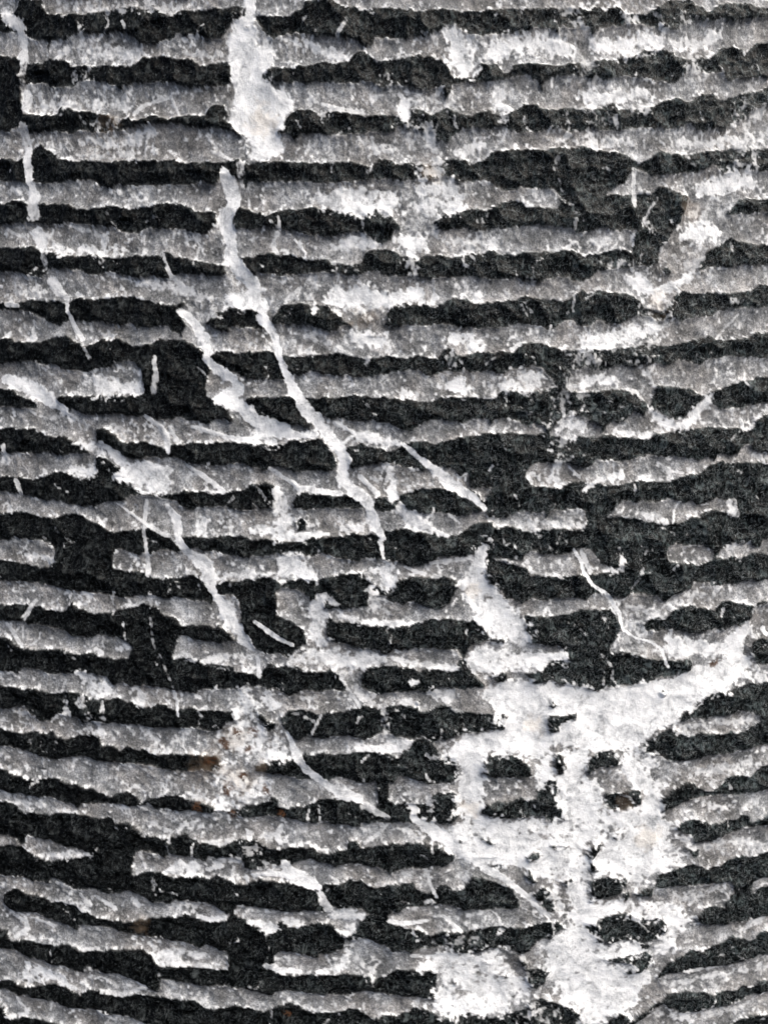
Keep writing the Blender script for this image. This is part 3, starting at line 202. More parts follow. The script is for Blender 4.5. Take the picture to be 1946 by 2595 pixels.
# white areas: (whiteness, vein number, outline)
VPOLYS = [
(1,1,"A0 1440,105 1390,160 1350,230 1370,300 1360,340 1390,400 1390,490 1420,540 1420,620 1390,650 1380,720 1430,790 1500,830 1530,900 1490,960 A1 60,960 160,950 240,900 260,870 220,830 190,800 190,750 240,690 300,640 300,600 240,550 150,510 105,480 105,440 130,400 180,360 180,300 150,240 90,200 30,150 0,110"),
(1,2,"B0 1330,580 1400,560 1500,540 1590,530 1560,600 1600,650 1600,740 1540,690 1440,670 1350,640"),
(1,9,"C0 750,420 800,400 900,410 1040,440 1040,480 1000,500 1020,560 960,610 900,570 840,570 790,530 740,490 670,490 700,470"),
(.9,0,"C1 170,980 280,960 370,980 420,1080 440,1110 380,1110 300,1080 230,1130 200,1080"),
(.8,0,"C1 780,1040 860,1020 930,1060 910,1130 860,1170 790,1160 720,1110 720,1060"),
(.95,5,"C1 1390,900 1450,880 1470,930 1440,1000 1450,1090 1480,1160 1560,1200 D1 1560,40 1600,90 D2 80,90 150,110 190,180 240,270 250,310 100,290 0,250 D1 1450,225 1400,150 1340,60 1290,-20 C1 1290,1130 1320,1080 1360,1010"),
(.95,0,"D1 1330,400 1380,350 1440,340 D2 40,350 150,370 250,370 380,370 420,350 450,370 450,440 400,400 320,440 250,450 180,490 90,490 0,480 D1 1440,490 1380,490 1350,450"),
(1,6,"D1 1400,610 1480,590 1540,570 D2 60,540 200,530 260,550 360,540 420,565 560,590 640,605 760,570 900,560 1000,540 1100,510 1200,460 1280,440 1400,420 1440,370 1420,290 1460,240 1550,180 1560,230 1510,330 1570,430 1500,500 1440,580 1380,590 1250,640 1200,680 1100,770 1020,820 940,890 900,930 780,960 700,960 600,950 500,930 400,930 320,960 250,1010 200,990 150,980 80,960 0,950 D1 1480,960 1420,1020 1420,1120 1440,1232 1280,1232 1300,1100 1280,1020 1200,960 1270,920 1340,870 1420,870 1480,830 1560,820 1580,760 1500,700"),
(.95,0,"D2 1050,260 1120,260 1200,290 1300,310 1420,290 1440,370 1330,380 1220,390 1100,400 1070,350"),
(.85,7,"D2 250,1040 320,960 380,960 480,960 590,960 570,1020 570,1110 640,1140 680,1190 680,1240 380,1240 300,1190 250,1110"),
(.9,7,"D2 790,970 840,960 1000,1010 950,1080 950,1120 1060,1140 1020,1232 880,1232 870,1190 800,1140 790,1060"),
(.86,7,"E1 1280,20 1420,20 1430,100 1400,150 1560,190 E2 0,190 100,190 200,190 340,190 460,200 410,110 380,50 440,0 680,0 680,90 720,130 800,130 900,100 960,0 1000,30 1020,120 1030,180 1110,210 1080,250 1090,310 1080,370 1200,400 1150,450 1050,470 1000,500 900,560 840,610 800,540 740,525 640,530 590,500 560,470 600,530 590,560 580,680 640,680 760,675 830,670 870,690 1000,700 1160,740 1200,800 1140,870 1110,950 1100,1000 1010,1010 960,1080 960,1150 900,1230 860,1330 720,1370 700,1420 560,1420 520,1350 420,1300 400,1230 330,1200 350,1110 300,1080 330,1000 300,940 400,870 450,800 480,740 470,640 420,570 330,545 230,545 200,470 100,450 50,500 E1 1500,480 1400,480 1300,440 1260,380 1160,320 1090,240 1010,190 1060,190 1180,230 1250,310 1240,240 1330,210 1280,170 1260,100"),
(.74,0,"E1 1010,1080 1060,1040 1180,990 1280,970 1420,990 1500,940 1550,950 E2 60,960 80,1010 130,1100 200,1150 230,1240 150,1330 60,1360 E1 1560,1370 1380,1350 1240,1370 1160,1350 1100,1320 1140,1260 1160,1100"),
(.62,0,"D0 1430,580 1480,560 1540,680 1560,760 1659,860 D1 120,830 240,850 290,960 200,1010 80,1020 D0 1560,1020 1420,1000 1330,980 1300,900 1280,850 1390,800 1420,730"),
(.55,0,"D0 1340,1020 1440,1030 1500,1100 1600,1130 1659,1200 E0 1560,40 1440,140 1330,130 1280,60 1260,10 1200,-40 1300,-90"),
(.8,0,"D1 0,620 60,640 90,720 70,800 0,780"), (.8,0,"D1 120,600 180,610 215,680 215,760 180,790 190,700"),
(.75,0,"C0 1490,170 1659,160 1659,290 1560,280 1480,270"),
]
# dark chips of ridge stone that stand inside the white areas
CHIPS = ["D2 330,780 350,745 430,740 520,730 510,770 410,790 400,850 350,850", "D2 -20,735 60,735 90,750 80,800 60,830 -20,820", "D2 370,1000 400,975 440,1020 450,1060 420,1110 380,1090", "D2 570,1060 590,1010 620,970 680,960 740,970 770,1000 760,1040 700,1060 620,1060 570,1110",
"D2 1000,600 1030,595 1060,620 1040,640 1010,625", "D2 270,1190 350,1130 390,1140 390,1232 270,1232", "D2 0,490 90,490 90,540 60,545 0,520", "D2 350,690 370,650 410,690 380,700",
"E2 680,30 780,20 880,0 900,60 895,100 820,125 720,130 690,100", "E2 350,320 400,345 470,350 430,365 350,350", "E2 200,420 240,390 300,380 290,420 210,440", "E2 570,400 610,340 660,330 640,390 610,440 650,490 600,500", "E2 720,290 770,270 760,315", "E2 420,560 460,555 510,550 500,580 450,585",
"E2 590,690 590,560 620,535 700,530 760,545 790,590 770,630 700,650 640,660", "E2 780,540 815,545 815,600 790,590", "E2 780,640 830,620 830,650 800,680", "E2 850,620 900,600 980,590 960,650 880,650", "E2 240,640 300,590 350,620 370,700 380,750 320,740 300,690",
"E2 555,810 620,800 680,770 740,755 800,740 860,760 920,780 1020,790 1065,840 1010,890 960,920 880,925 800,915 720,930 640,920 600,890", "E2 160,1010 200,1020 220,1080 300,1085 350,1110 320,1180 260,1210 220,1160 200,1100", "E2 620,1020 740,1020 850,1000 920,980 970,1030 920,1090 860,1110 790,1125 850,1060 700,1040", "E2 880,930 960,930 940,970 900,960", "E2 230,490 280,560 240,560 200,520",
"E1 1260,310 1310,310 1330,330 1280,335", "E1 1420,310 1490,320 1510,350 1470,350", "E1 1500,1120 1590,1130 1580,1145", "E1 1420,1040 1480,1050 1470,1070", "E1 1260,1180 1275,1170 1275,1190", "E2 1150,350 1200,370 1260,370 1220,430 1200,390", "E2 340,180 370,190 360,210", "E2 0,560 60,580 130,620 160,660 170,720 0,725", "E2 50,450 70,480 40,500 0,490 0,470",
"D1 1470,510 1500,490 1580,490 1570,540 1520,545", "D1 80,720 130,760 190,790 180,840 130,840 100,790", "D1 640,425 665,440 650,445", "D1 1020,655 1060,660 1040,685",
"C1 300,760 340,740 380,770 360,820 310,820", "A0 1470,155 1500,150 1510,168 1480,172", "A1 100,150 130,215 180,235 150,170 120,120 60,95",
"B2 870,190 900,110 1000,-10 1180,-10 1170,60 1130,140 1110,180 1040,270 1010,340 990,400 860,410 840,330 850,240", "B2 1030,430 1060,415 1080,450 1060,475 1035,460", "B2 1250,450 1285,450 1270,465",
"D1 -10,-20 170,-20 180,50 140,90 150,150 210,145 300,190 350,240 380,310 330,330 270,400 200,370 130,375 50,340 -10,230", "D0 1400,-20 1450,100 1440,180 1480,240 1530,330 1610,375 1659,350 1659,-20",
"A0 -60,350 105,345 130,560 130,690 80,750 60,790 -60,800", "B0 340,1200 420,1190 480,1190 540,1200 540,1240 340,1240", "E1 0,790 60,830 130,860 165,950 160,1030 100,980 60,900", "E0 1360,960 1650,960 1640,1240 1420,1200 1370,1110", "E0 1360,540 1410,560 1420,720 1390,760 1340,700", "E0 540,380 800,380 790,600 700,630 560,600", "E0 660,200 800,210 820,290 810,400 700,420", "E0 -20,840 50,840 60,900 50,960 -20,960", "E0 -40,1300 30,1320 40,1390 120,1390 220,1400 240,1450 -40,1450", "E2 1440,1420 1500,1380 1560,1360 1720,1350 1720,1450 1440,1450", "E1 700,760 860,760 850,850 800,900 720,860 680,850",
"D2 1600,700 1680,700 1680,900 1610,860", "C2 1490,600 1700,600 1700,780 1500,760", "C2 1585,150 1640,120 1700,110 1700,230 1590,210"]
# warm stains: (kind, radius, centre)
STAINS = [("rust",44,"D0 1350,915"),("rust",30,"D0 1480,950"),("rust",50,"D0 1360,1195"),("rust",30,"D0 1420,850"),("rust",40,"D0 1265,1020"),("rust",40,"E0 1190,100"),("rust",30,"E0 1400,155"),("rust",34,"D0 1520,840"),("rust",26,"D0 1600,1195"),("rust",30,"D0 1450,1110"),("rust",26,"E1 130,20"),("rust",24,"E1 220,150"),("rust",24,"E1 265,1350"),("rust",26,"D2 1340,432"),
("tan",130,"D0 1250,1020"),("tan",100,"D0 1420,900"),("tan",110,"D0 1420,1120"),("tan",90,"B1 720,720"),("tan",70,"A0 650,740"),("tan",100,"A0 1560,720"),("tan",60,"D2 250,810"),("tan",60,"C1 1370,1180"),("tan",80,"B2 1000,640"),("tan",80,"B2 1200,80"),("tan",60,"E1 1360,120"),("tan",60,"A1 1130,1030"),("tan",90,"E2 950,300"),("tan",70,"D1 80,1070"),("tan",60,"E2 800,80"),("tan",60,"E0 840,830")]
GROOVE_DEPTH, RIDGE_H = 0.42, 0.24      # millimetres
GROOVE_RAMP = [(.38, (.050, .052, .052)), (.46, (.135, .139, .140)), (.535, (.265, .272, .274)), (.62, (.56, .572, .576))]
DARK_RAMP = [(.40, (.0008, .0009, .0009)), (.49, (.0022, .0026, .0026)), (.56, (.011, .0128, .0126)), (.63, (.055, .061, .060))]

# ------------------------------------------------------------------ from outline units to the stone's own unrolled coordinates
PX = D / FPX                                   # one unit on the stone, metres
SL = math.sqrt(1 + SLOPE * SLOPE)

def to_flat(P):
    """outline points -> (x along the groove, y down the slope) in units on the unrolled cone"""
    P = np.asarray(P, float)
    d = np.stack([(P[:, 0] - PW / 2) / FPX, np.ones(len(P)), -(P[:, 1] - PH / 2) / FPX], 1)
    M = np.stack([turn((1, 0, 0)), turn((0, 1, 0)), turn((0, 0, 1))], 1)
    d = d @ M.T
    # hypot(x,y) = RH + SLOPE (z - Z0)
    a = RH + SLOPE * (CAM[2] - Z0); b = SLOPE * d[:, 2]
    A = d[:, 0] ** 2 + d[:, 1] ** 2 - b * b
    B = CAM[1] * d[:, 1] - a * b
    C = CAM[1] ** 2 - a * a
    t = (-B - np.sqrt(np.maximum(B * B - A * C, 0))) / A
    q = CAM + d * t[:, None]
    return np.stack([RH * np.arctan2(q[:, 0], -q[:, 1]) / PX, -(q[:, 2] - Z0) * SL / PX], 1)

TS = 700 / 1659.0
def parse(s):
    out, off = [], (0, 0)
    for t in s.split():
        if t in TILE: off = TILE[t]
        else:
            v = [float(q) for q in t.split(',')]
            out.append([off[0] + v[0] * TS, off[1] + v[1] * TS] + [w * TS for w in v[2:]])
    return np.array(out)

# ------------------------------------------------------------------ grid over the whole cone, finest where it is seen
corner = to_flat([[0, 0], [PW, 0], [0, PH], [PW, PH], [PW / 2, 0], [PW / 2, PH]])
STEP = 2.75
def axis(lo, hi, far_lo, far_hi, cap):
    mid = np.arange(lo, hi, STEP)
    def tail(start, end, sign):
        r, p, st = [], start, STEP
        while (end - p) * sign > 0:
            st = min(st * 1.09, cap); p += sign * st; r.append(p)
        r[-1] = end
        return r
    return np.concatenate([tail(lo, far_lo, -1)[::-1], mid, tail(mid[-1], far_hi, 1)])
HALF = math.pi * RH / PX
gx = axis(corner[:, 0].min() - 40, corner[:, 0].max() + 40, -HALF, HALF, 300.0)
ytop, ybot = corner[:, 1].min(), corner[:, 1].max()
gy = axis(ytop - 40, ybot + 40, ytop - 700, ybot + 700, 16.0)
NX, NY = len(gx), len(gy)
X, Y = np.meshgrid(gx, gy)
X = X.astype(np.float32); Y = Y.astype(np.float32)

rng = np.random.default_rng(7)
TAB = rng.random((8, 256, 256)).astype(np.float32)
def vnoise(x, y, wl, k):
    x = x / wl + k * 17.3; y = y / wl + k * 9.7
    ix = np.floor(x).astype(np.int32); iy = np.floor(y).astype(np.int32)
    fx = x - ix; fy = y - iy
    fx = fx * fx * (3 - 2 * fx); fy = fy * fy * (3 - 2 * fy)
    T = TAB[k % 8]; a, b, c, e = ix & 255, (ix + 1) & 255, iy & 255, (iy + 1) & 255
    return (T[c, a] * (1 - fx) + T[c, b] * fx) * (1 - fy) + (T[e, a] * (1 - fx) + T[e, b] * fx) * fy
def fbm(x, y, wl, k, octs=3):
    s, amp, tot = 0, 1.0, 0
    for o in range(octs):
        s = s + amp * vnoise(x, y, wl / 2 ** o, k + o); tot += amp; amp *= .55
    return s / tot
def sstep(a, b, v):
    t = np.clip((v - a) / (b - a), 0, 1); return t * t * (3 - 2 * t)

def scoops(x, y, wl, k, tilt, bowl):
    """broken-stone relief: the lowest of many small tilted bowls, meeting in sharp edges"""
    xs, ys = x / wl, y / wl
    ix = np.floor(xs).astype(np.int32); iy = np.floor(ys).astype(np.int32)
    best = np.full(x.shape, 9.0, np.float32)
    for dx in (-1, 0, 1):
        for dy in (-1, 0, 1):
            a, b = (ix + dx) & 255, (iy + dy) & 255
            px = xs - (ix + dx + TAB[k % 8][b, a]); py = ys - (iy + dy + TAB[(k + 1) % 8][b, a])
            h = TAB[(k + 2) % 8][b, a] * .9 + tilt * ((TAB[(k + 3) % 8][b, a] - .5) * px + (TAB[(k + 4) % 8][b, a] - .5) * py) * 2 + bowl * (px * px + py * py)
            best = np.minimum(best, h)
    return best

# wavering outlines
WX = X + 9 * (fbm(X, Y, 22, 1) - .5) + 5 * (vnoise(X, Y, 7, 3) - .5)
WY = Y + 9 * (fbm(X, Y, 20, 5) - .5) + 6 * (vnoise(X, Y, 7, 6) - .5)
# away from the outlines measured, the ridges wander more
away = np.clip((np.abs(X) - 1000) / 300, 0, 1)
WY += away * 60 * (fbm(X, Y, 130, 2, 4) - .5)

# calcite frays more than the tool-cut edges
CX = WX + 16 * (fbm(X, Y, 34, 3, 2) - .5) + 10 * (vnoise(X, Y, 9, 7) - .5)
CY = WY + 16 * (fbm(X, Y, 34, 0, 2) - .5) + 10 * (vnoise(X, Y, 9, 1) - .5)

def window(p, pad=26):
    x0, x1 = np.searchsorted(gx, p[:, 0].min() - pad - 4), np.searchsorted(gx, p[:, 0].max() + pad + 4)
    y0, y1 = np.searchsorted(gy, p[:, 1].min() - pad - 4), np.searchsorted(gy, p[:, 1].max() + pad + 4)
    return slice(max(y0, 0), y1), slice(max(x0, 0), x1)
def inside(p, w, x=None, y=None):
    xs = WX[w] if x is None else x; ys = WY[w] if y is None else y
    r = np.zeros(xs.shape, bool)
    q = np.roll(p, -1, 0)
    for (ax, ay), (bx, by) in zip(p, q):
        if ay == by: continue
        c = (ys > min(ay, by)) & (ys <= max(ay, by))
        r ^= c & (xs < ax + (ys - ay) * ((bx - ax) / (by - ay)))
    return r

ridge = np.zeros(X.shape, bool)
cents = {}
for n, t, b in BANDS:
    T, B = to_flat(parse(t)[:, :2]), to_flat(parse(b)[:, :2])
    for q in (T, B): cents.setdefault(n, []).append(q[:, 1])
    def spread(e):
        e = e.tolist()
        if e[0][0] < corner[:, 0].min() + 150 and parse(t)[0, 0] < 0: e = [[-HALF - 9, e[0][1]]] + e
        if parse(t)[-1, 0] > PW: e = e + [[HALF + 9, e[-1][1]]]
        return np.array(e)
    p = np.concatenate([spread(T), spread(B)[::-1]])
    w = window(p, 60 if len(p) > 40 else 26); ridge[w] |= inside(p, w)
ns = np.array(sorted(cents)); cy = np.array([np.median(np.concatenate(cents[n])) for n in ns])
PITCHY, Y1 = np.polyfit(ns, cy, 1)             # ridge n is centred on Y1 + n * PITCHY
for n in list(range(-12, 1)) + list(range(24, 40)):
    c = Y1 + n * PITCHY + 30 * (fbm(X, Y, 110, n & 7, 3) - .5)
    hw = PITCHY * (.16 + .22 * fbm(X, Y, 90, (n + 3) & 7, 3))
    band = np.abs(WY - c) < hw
    if n == 24: band &= Y > Y1 + 23.55 * PITCHY
    ridge |= band

def blur(a, n, nx=None):
    a = a.astype(np.float32); ny = n
    for ax in (0, 1):
        n = ny if ax == 0 or nx is None else nx
        pad = [(0, 0), (0, 0)]; pad[ax] = (n + 1, n)
        c = np.cumsum(np.pad(a, pad, mode='edge'), axis=ax, dtype=np.float64)
        a = ((np.take(c, range(2 * n + 1, c.shape[ax]), ax) - np.take(c, range(0, c.shape[ax] - 2 * n - 1), ax)) / (2 * n + 1)).astype(np.float32)
    return a
# white areas, dark chips, vein lines
pale = np.zeros(X.shape, np.float32); vein = np.zeros(X.shape, np.int16)
for val, vid, s in VPOLYS:
    p = to_flat(parse(s)[:, :2]); w = window(p); k = inside(p, w, CX[w], CY[w])
    pale[w] = np.where(k, np.maximum(pale[w], val), pale[w])
    if vid: vein[w] = np.where(k, vid, vein[w])
for s in CHIPS:
    p = to_flat(parse(s)[:, :2]); w = window(p); k = inside(p, w)
    ridge[w] |= k; pale[w] = np.where(k, 0, pale[w]); vein[w] = np.where(k, 0, vein[w])
pale = .25 * pale + .75 * blur(blur(pale, 4), 3)
edge_n = fbm(X, Y, 16, 2, 3) - .5
pale = pale * np.clip(1.12 - 1.5 * np.maximum(fbm(X, Y, 46, 6, 3) - .5, 0), .45, 1.02)
cap = np.where(pale > .02, 1, 0).astype(np.float32)
marks = []
r2 = np.random.default_rng(21)
for k in range(420):
    x, y = r2.uniform(-20, PW + 20), r2.uniform(-20, PH + 20)
    ln = r2.uniform(14, 46) if k < 300 else r2.uniform(40, 120); an = r2.choice([1.5, .9, 2.1, .6]) + r2.normal() * .25; bend = r2.normal() * .22 * ln
    pts_ = [(x + ln * u * math.cos(an) - bend * (1 - 4 * u * u) * math.sin(an), y + ln * u * math.sin(an) + bend * (1 - 4 * u * u) * math.cos(an)) for u in (-.5, -.2, .2, .5)]
    marks.append((r2.uniform(.28, .6) if k < 300 else r2.uniform(.16, .32), 0, np.array([(a, b, r2.uniform(2.0, 3.6)) for a, b in pts_])))
for val, vid, s in VLINES + marks:
    raw = val
    q = parse(s) if isinstance(s, str) else s; p = to_flat(q[:, :2]); hw = np.maximum(q[:, 2] * (.86 if vid in (2, 3, 4, 9) else 1), 3.0); slim = hw.mean() < 7; val = min(val * 1.15 + .10, 1.05) if slim or vid else val * 1.03; thin = .35 if slim else .9
    for i in range(len(p) - 1):
        w = window(p[i:i + 2], hw.max() * 1.5)
        ax, ay = p[i]; dx, dy = p[i + 1] - p[i]; L = max(dx * dx + dy * dy, 1e-6)
        wob = .35 if hw.mean() < 11 else .8
        lx, ly = X[w] + wob * (WX[w] - X[w]), Y[w] + wob * (WY[w] - Y[w])
        u = np.clip(((lx - ax) * dx + (ly - ay) * dy) / L, 0, 1)
        dist = np.hypot(lx - ax - u * dx, ly - ay - u * dy) / (hw[i] + u * (hw[i + 1] - hw[i]))
        f = val * (sstep(1.25, .7, dist + thin * edge_n[w]) if slim or vid else sstep(1.75, .1, dist + 1.3 * edge_n[w]))
        if not isinstance(s, str): f = f * np.where(ridge[w], .5, 1)
        cap[w] = np.where(f > .1, np.maximum(cap[w], np.clip(raw * 1.12, 0, 1)), cap[w])
        pale[w] = np.maximum(pale[w], f)
        if vid: vein[w] = np.where(f > .5 * val, vid, vein[w])
rows = np.arange(NY)[:, None]
up = np.maximum.accumulate(np.where(ridge, rows, 0), 0); dn = np.minimum.accumulate(np.where(ridge, rows, NY - 1)[::-1], 0)[::-1]
du = Y - gy[up]; dd = gy[dn] - Y
tot = np.maximum(du + dd, 1)
t = np.clip(du / tot, 0, 1)
# bruised, crystalline break-up of the paler stone
fine = .55 * fbm(X, Y, 9, 4, 2) + .45 * fbm(X, Y, 28, 0, 3)
stroke = fbm(X + Y * .12, Y * .95, 8, 6, 3)
gravel = (.6 * fine + .4 * stroke - .5)
right_frac = np.clip(X / 2200 + .5, 0, 1)  # rises from left to right, lets more pale specks onto the ridges
floor_ = np.where(ridge, -.75 + .25 * right_frac, .02 + .7 * (fbm(X, Y, 75, 5, 2) - .5))
pale_e = np.where(pale < .03, floor_, np.maximum(pale, floor_))
lip = np.where(ridge, 0, .40 * np.exp(-dd / 8.0) + .10 * np.exp(-du / 5.0))      # whiter along both groove edges, most on the lower one
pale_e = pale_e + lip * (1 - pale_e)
loose = np.clip(1.25 - .85 * np.clip(pale_e, 0, 1) + .45 * (vein == 0) + .40 * ((vein == 7) | (vein == 5)) + .15 * (vein > 0), .35, 1.5)
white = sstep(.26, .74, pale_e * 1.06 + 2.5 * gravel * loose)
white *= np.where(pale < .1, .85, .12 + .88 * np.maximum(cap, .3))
tan = np.zeros(X.shape, np.float32); rust = np.zeros(X.shape, np.float32)
for kind, rad, s in STAINS:
    c = to_flat(parse(s)[:, :2])[0]; rad *= TS
    w = window(np.array([c]), rad * 2)
    f = sstep(1.15, .35, np.hypot(WX[w] - c[0], WY[w] - c[1]) / rad + 1.6 * (fbm(X[w], Y[w], 18, 3, 3) - .5))
    (tan if kind == 'tan' else rust)[w] = np.maximum((tan if kind == 'tan' else rust)[w], f)

# ------------------------------------------------------------------ relief, metres outward
mm = .001
groove_h = -blur(np.clip(tot / 70, .25, 1.25) * (.55 + .9 * fbm(X, Y, 150, 2, 3)) * GROOVE_DEPTH * (4 * t * (1 - t)) ** .6, 1, 5) * mm
cover = blur(pale > .8, 3)
groove_h = groove_h * (1 - .6 * cover) + blur(groove_h, 8) * .6 * cover
groove_h += mm * (.14 * (stroke - .5) + .18 * (scoops(X + Y * .2, Y * .75, 11, 1, .6, .6) - .4) + .15 * (fbm(X, Y, 12, 7, 2) - .5) + .30 * (fbm(X, Y, 60, 1, 2) - .5))
big = scoops(X + 12 * (fbm(X, Y, 30, 5) - .5), Y * 1.15 + 12 * (fbm(X, Y, 30, 6) - .5), 46, 0, .65, .55)
med = scoops(X + .3 * Y, Y, 17, 2, .65, .5)
small = scoops(X, Y, 7.5, 3, .6, .5)
ridge_h = mm * (RIDGE_H + 1.0 * (big - .45) + .36 * (med - .4) + .12 * (small - .4) + .06 * (vnoise(X, Y, 4.2, 2) - .5) + .35 * (fbm(X, Y, 120, 4, 2) - .5))
soft = blur(ridge, 1); wide = blur(ridge, 4)
vein_h = mm * (.22 * (scoops(X, Y, 40, 5, .6, .6) - .4) + .07 * (scoops(X, Y, 13, 6, .6, .6) - .4))
h = groove_h * (1 - soft) + (ridge_h * (.45 + .55 * wide)) * soft
inv = blur(white * (pale > .6), 1) * (1 - soft)
over = blur((pale > .62) & (white > .35), 2)          # calcite wears level: it cuts through ridge and groove alike
h = h * (1 - .8 * over) + blur(blur(h, 6), 4) * .8 * over
h = h + inv * vein_h
h = h.astype(np.float32)

theta = (X * PX / RH).astype(np.float64); z = Z0 - Y * PX / SL
rr = RH + SLOPE * (z - Z0) + h / SL
z = z + h * (-SLOPE) / SL
VX, VY, VZ = rr * np.sin(theta), -rr * np.cos(theta), z
zmin = VZ.min()
VZ = VZ - zmin                                  # the stone stands on z = 0
cam.location.z -= zmin
CO = np.stack([VX, VY, VZ], 2).reshape(-1, 3).astype(np.float32)

# ------------------------------------------------------------------ one material for the stone: dark fracture, bruised grey cuts, white calcite
mat = bpy.data.materials.new('veined_stone'); mat.use_nodes = True
N, Lk = mat.node_tree.nodes, mat.node_tree.links
bs = N['Principled BSDF']
def node(t, **k):
    n = N.new(t)
    for a, b in k.items(): setattr(n, a, b)
    return n
def attr(name): return node('ShaderNodeAttribute', attribute_name=name)
def put(sock, v):
    if hasattr(v, 'is_output'): Lk.new(v, sock)
    else: sock.default_value = v
def math_(op, a, b=0.0, clamp=False):
    n = node('ShaderNodeMath', operation=op, use_clamp=clamp); put(n.inputs[0], a); put(n.inputs[1], b); return n.outputs[0]
def mixc(f, a, b):
    n = node('ShaderNodeMix', data_type='RGBA'); put(n.inputs[0], f); put(n.inputs[6], a); put(n.inputs[7], b); return n.outputs[2]
def ramp(v, pts):
    n = node('ShaderNodeValToRGB'); e = n.color_ramp.elements
    while len(e) < len(pts): e.new(.5)
    for q, (p, c) in zip(e, pts): q.position = p; q.color = (*c, 1) if len(c) == 3 else c
    Lk.new(v, n.inputs[0]); return n.outputs[0]
def g(v): return (v, v, v)
flat = attr('flat').outputs['Vector']
def noise(scale, sx=1, sy=1, detail=3, rough=.55, dist=0):
    mp = node('ShaderNodeMapping'); mp.inputs['Scale'].default_value = (sx, sy, 1); Lk.new(flat, mp.inputs[0])
    n = node('ShaderNodeTexNoise'); n.inputs['Scale'].default_value = scale; n.inputs['Detail'].default_value = detail
    n.inputs['Roughness'].default_value = rough; n.inputs['Distortion'].default_value = dist; Lk.new(mp.outputs[0], n.inputs['Vector'])
    return n.outputs['Fac']
def sm(v, a, b):
    n = node('ShaderNodeMapRange', interpolation_type='SMOOTHSTEP'); put(n.inputs[0], v); n.inputs[1].default_value = a; n.inputs[2].default_value = b; return n.outputs[0]
a_r, a_w, a_t, a_u = attr('ridge').outputs['Fac'], attr('white').outputs['Fac'], attr('tan').outputs['Fac'], attr('rust').outputs['Fac']
# "flat" is in units of 1/100 of an outline unit
hatch = noise(12, 1, .85, 4, .8, 1.2)
grain = noise(20, 1, 1, 3, .75)
cloud = noise(1.6, 1, 1, 3, .55)
tone = math_('ADD', math_('ADD', math_('MULTIPLY', hatch, .40), math_('MULTIPLY', grain, .20)), math_('MULTIPLY', cloud, .40))
cut = ramp(tone, GROOVE_RAMP)
warm = mixc(sm(noise(.7, 1, 1, 2), .40, .62), (1, 1, 1, 1), (1.0, .955, .915, 1))
mw = node('ShaderNodeMix', data_type='RGBA', blend_type='MULTIPLY'); mw.inputs[0].default_value = 1; Lk.new(cut, mw.inputs[6]); Lk.new(warm, mw.inputs[7]); cut = mw.outputs[2]
speck = math_('MULTIPLY', sm(noise(15, 1, 1, 3, .7), .57, .68), sm(noise(2.2, 1, 1, 3, .6), .36, .56))
def hair(sc, sx, sy, lo):
    n = noise(sc, sx, sy, 2, .6, 2.0)
    return math_('SUBTRACT', sm(n, lo - .014, lo), sm(n, lo, lo + .018), True)
thread2 = math_('ADD', hair(6, 1, .5, .56), hair(4.5, .55, 1, .44), True)
dgrain = noise(6, 1, .7, 4, .66, 1.2)
darkt = ramp(math_('ADD', math_('MULTIPLY', dgrain, .72), math_('MULTIPLY', cloud, .28)), DARK_RAMP)
right_pale = sm(math_('ADD', attr('flat_x').outputs['Fac'], math_('MULTIPLY', noise(.45, 1, 1, 3), 8.0)), -4.0, 14.0)  # left-to-right factor: dark stone, specks and hairlines get paler towards the right
tint = node('ShaderNodeMix', data_type='RGBA', blend_type='MULTIPLY'); tint.inputs[0].default_value = 1; Lk.new(darkt, tint.inputs[6]); Lk.new(mixc(right_pale, g(.55) + (1,), (1.25, 1.4, 1.42, 1)), tint.inputs[7]); darkt = tint.outputs[2]
dark = mixc(math_('MULTIPLY', speck, mixc(right_pale, g(.5) + (1,), g(1.0) + (1,))), darkt, (.092, .104, .106, 1))
dark = mixc(math_('MULTIPLY', thread2, mixc(right_pale, g(.30) + (1,), g(.95) + (1,))), dark, (.125, .137, .138, 1))
calc = ramp(math_('ADD', math_('MULTIPLY', noise(8, 1, .9, 3, .65, .6), .34), math_('MULTIPLY', noise(2.0, 1, 1, 4, .65, .8), .66)), [(.36, (.36, .37, .375)), (.44, (.62, .63, .63)), (.52, (.80, .81, .80)), (.62, (.90, .905, .90))])
stone = mixc(a_r, cut, dark)
stone = mixc(math_('MULTIPLY', a_t, .30), stone, (.17, .125, .085, 1))
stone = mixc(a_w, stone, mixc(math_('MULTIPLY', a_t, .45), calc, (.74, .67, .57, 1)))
stone = mixc(math_('MULTIPLY', a_u, math_('MULTIPLY', sm(noise(9, 1, 1, 3, .7), .38, .50), .92)), stone, (.085, .042, .022, 1))
Lk.new(stone, bs.inputs['Base Color'])
rough = mixc(a_r, g(.78) + (1,), g(.42) + (1,))
Lk.new(rough, bs.inputs['Roughness']); Lk.new(mixc(a_r, g(.30) + (1,), g(.06) + (1,)), bs.inputs['Specular IOR Level'])
b1 = node('ShaderNodeBump'); Lk.new(mixc(a_r, g(.65) + (1,), g(.30) + (1,)), b1.inputs['Strength']); b1.inputs['Distance'].default_value = .00016
Lk.new(math_('ADD', math_('MULTIPLY', grain, .8), math_('MULTIPLY', hatch, .6)), b1.inputs['Height'])
Lk.new(b1.outputs[0], bs.inputs['Normal'])

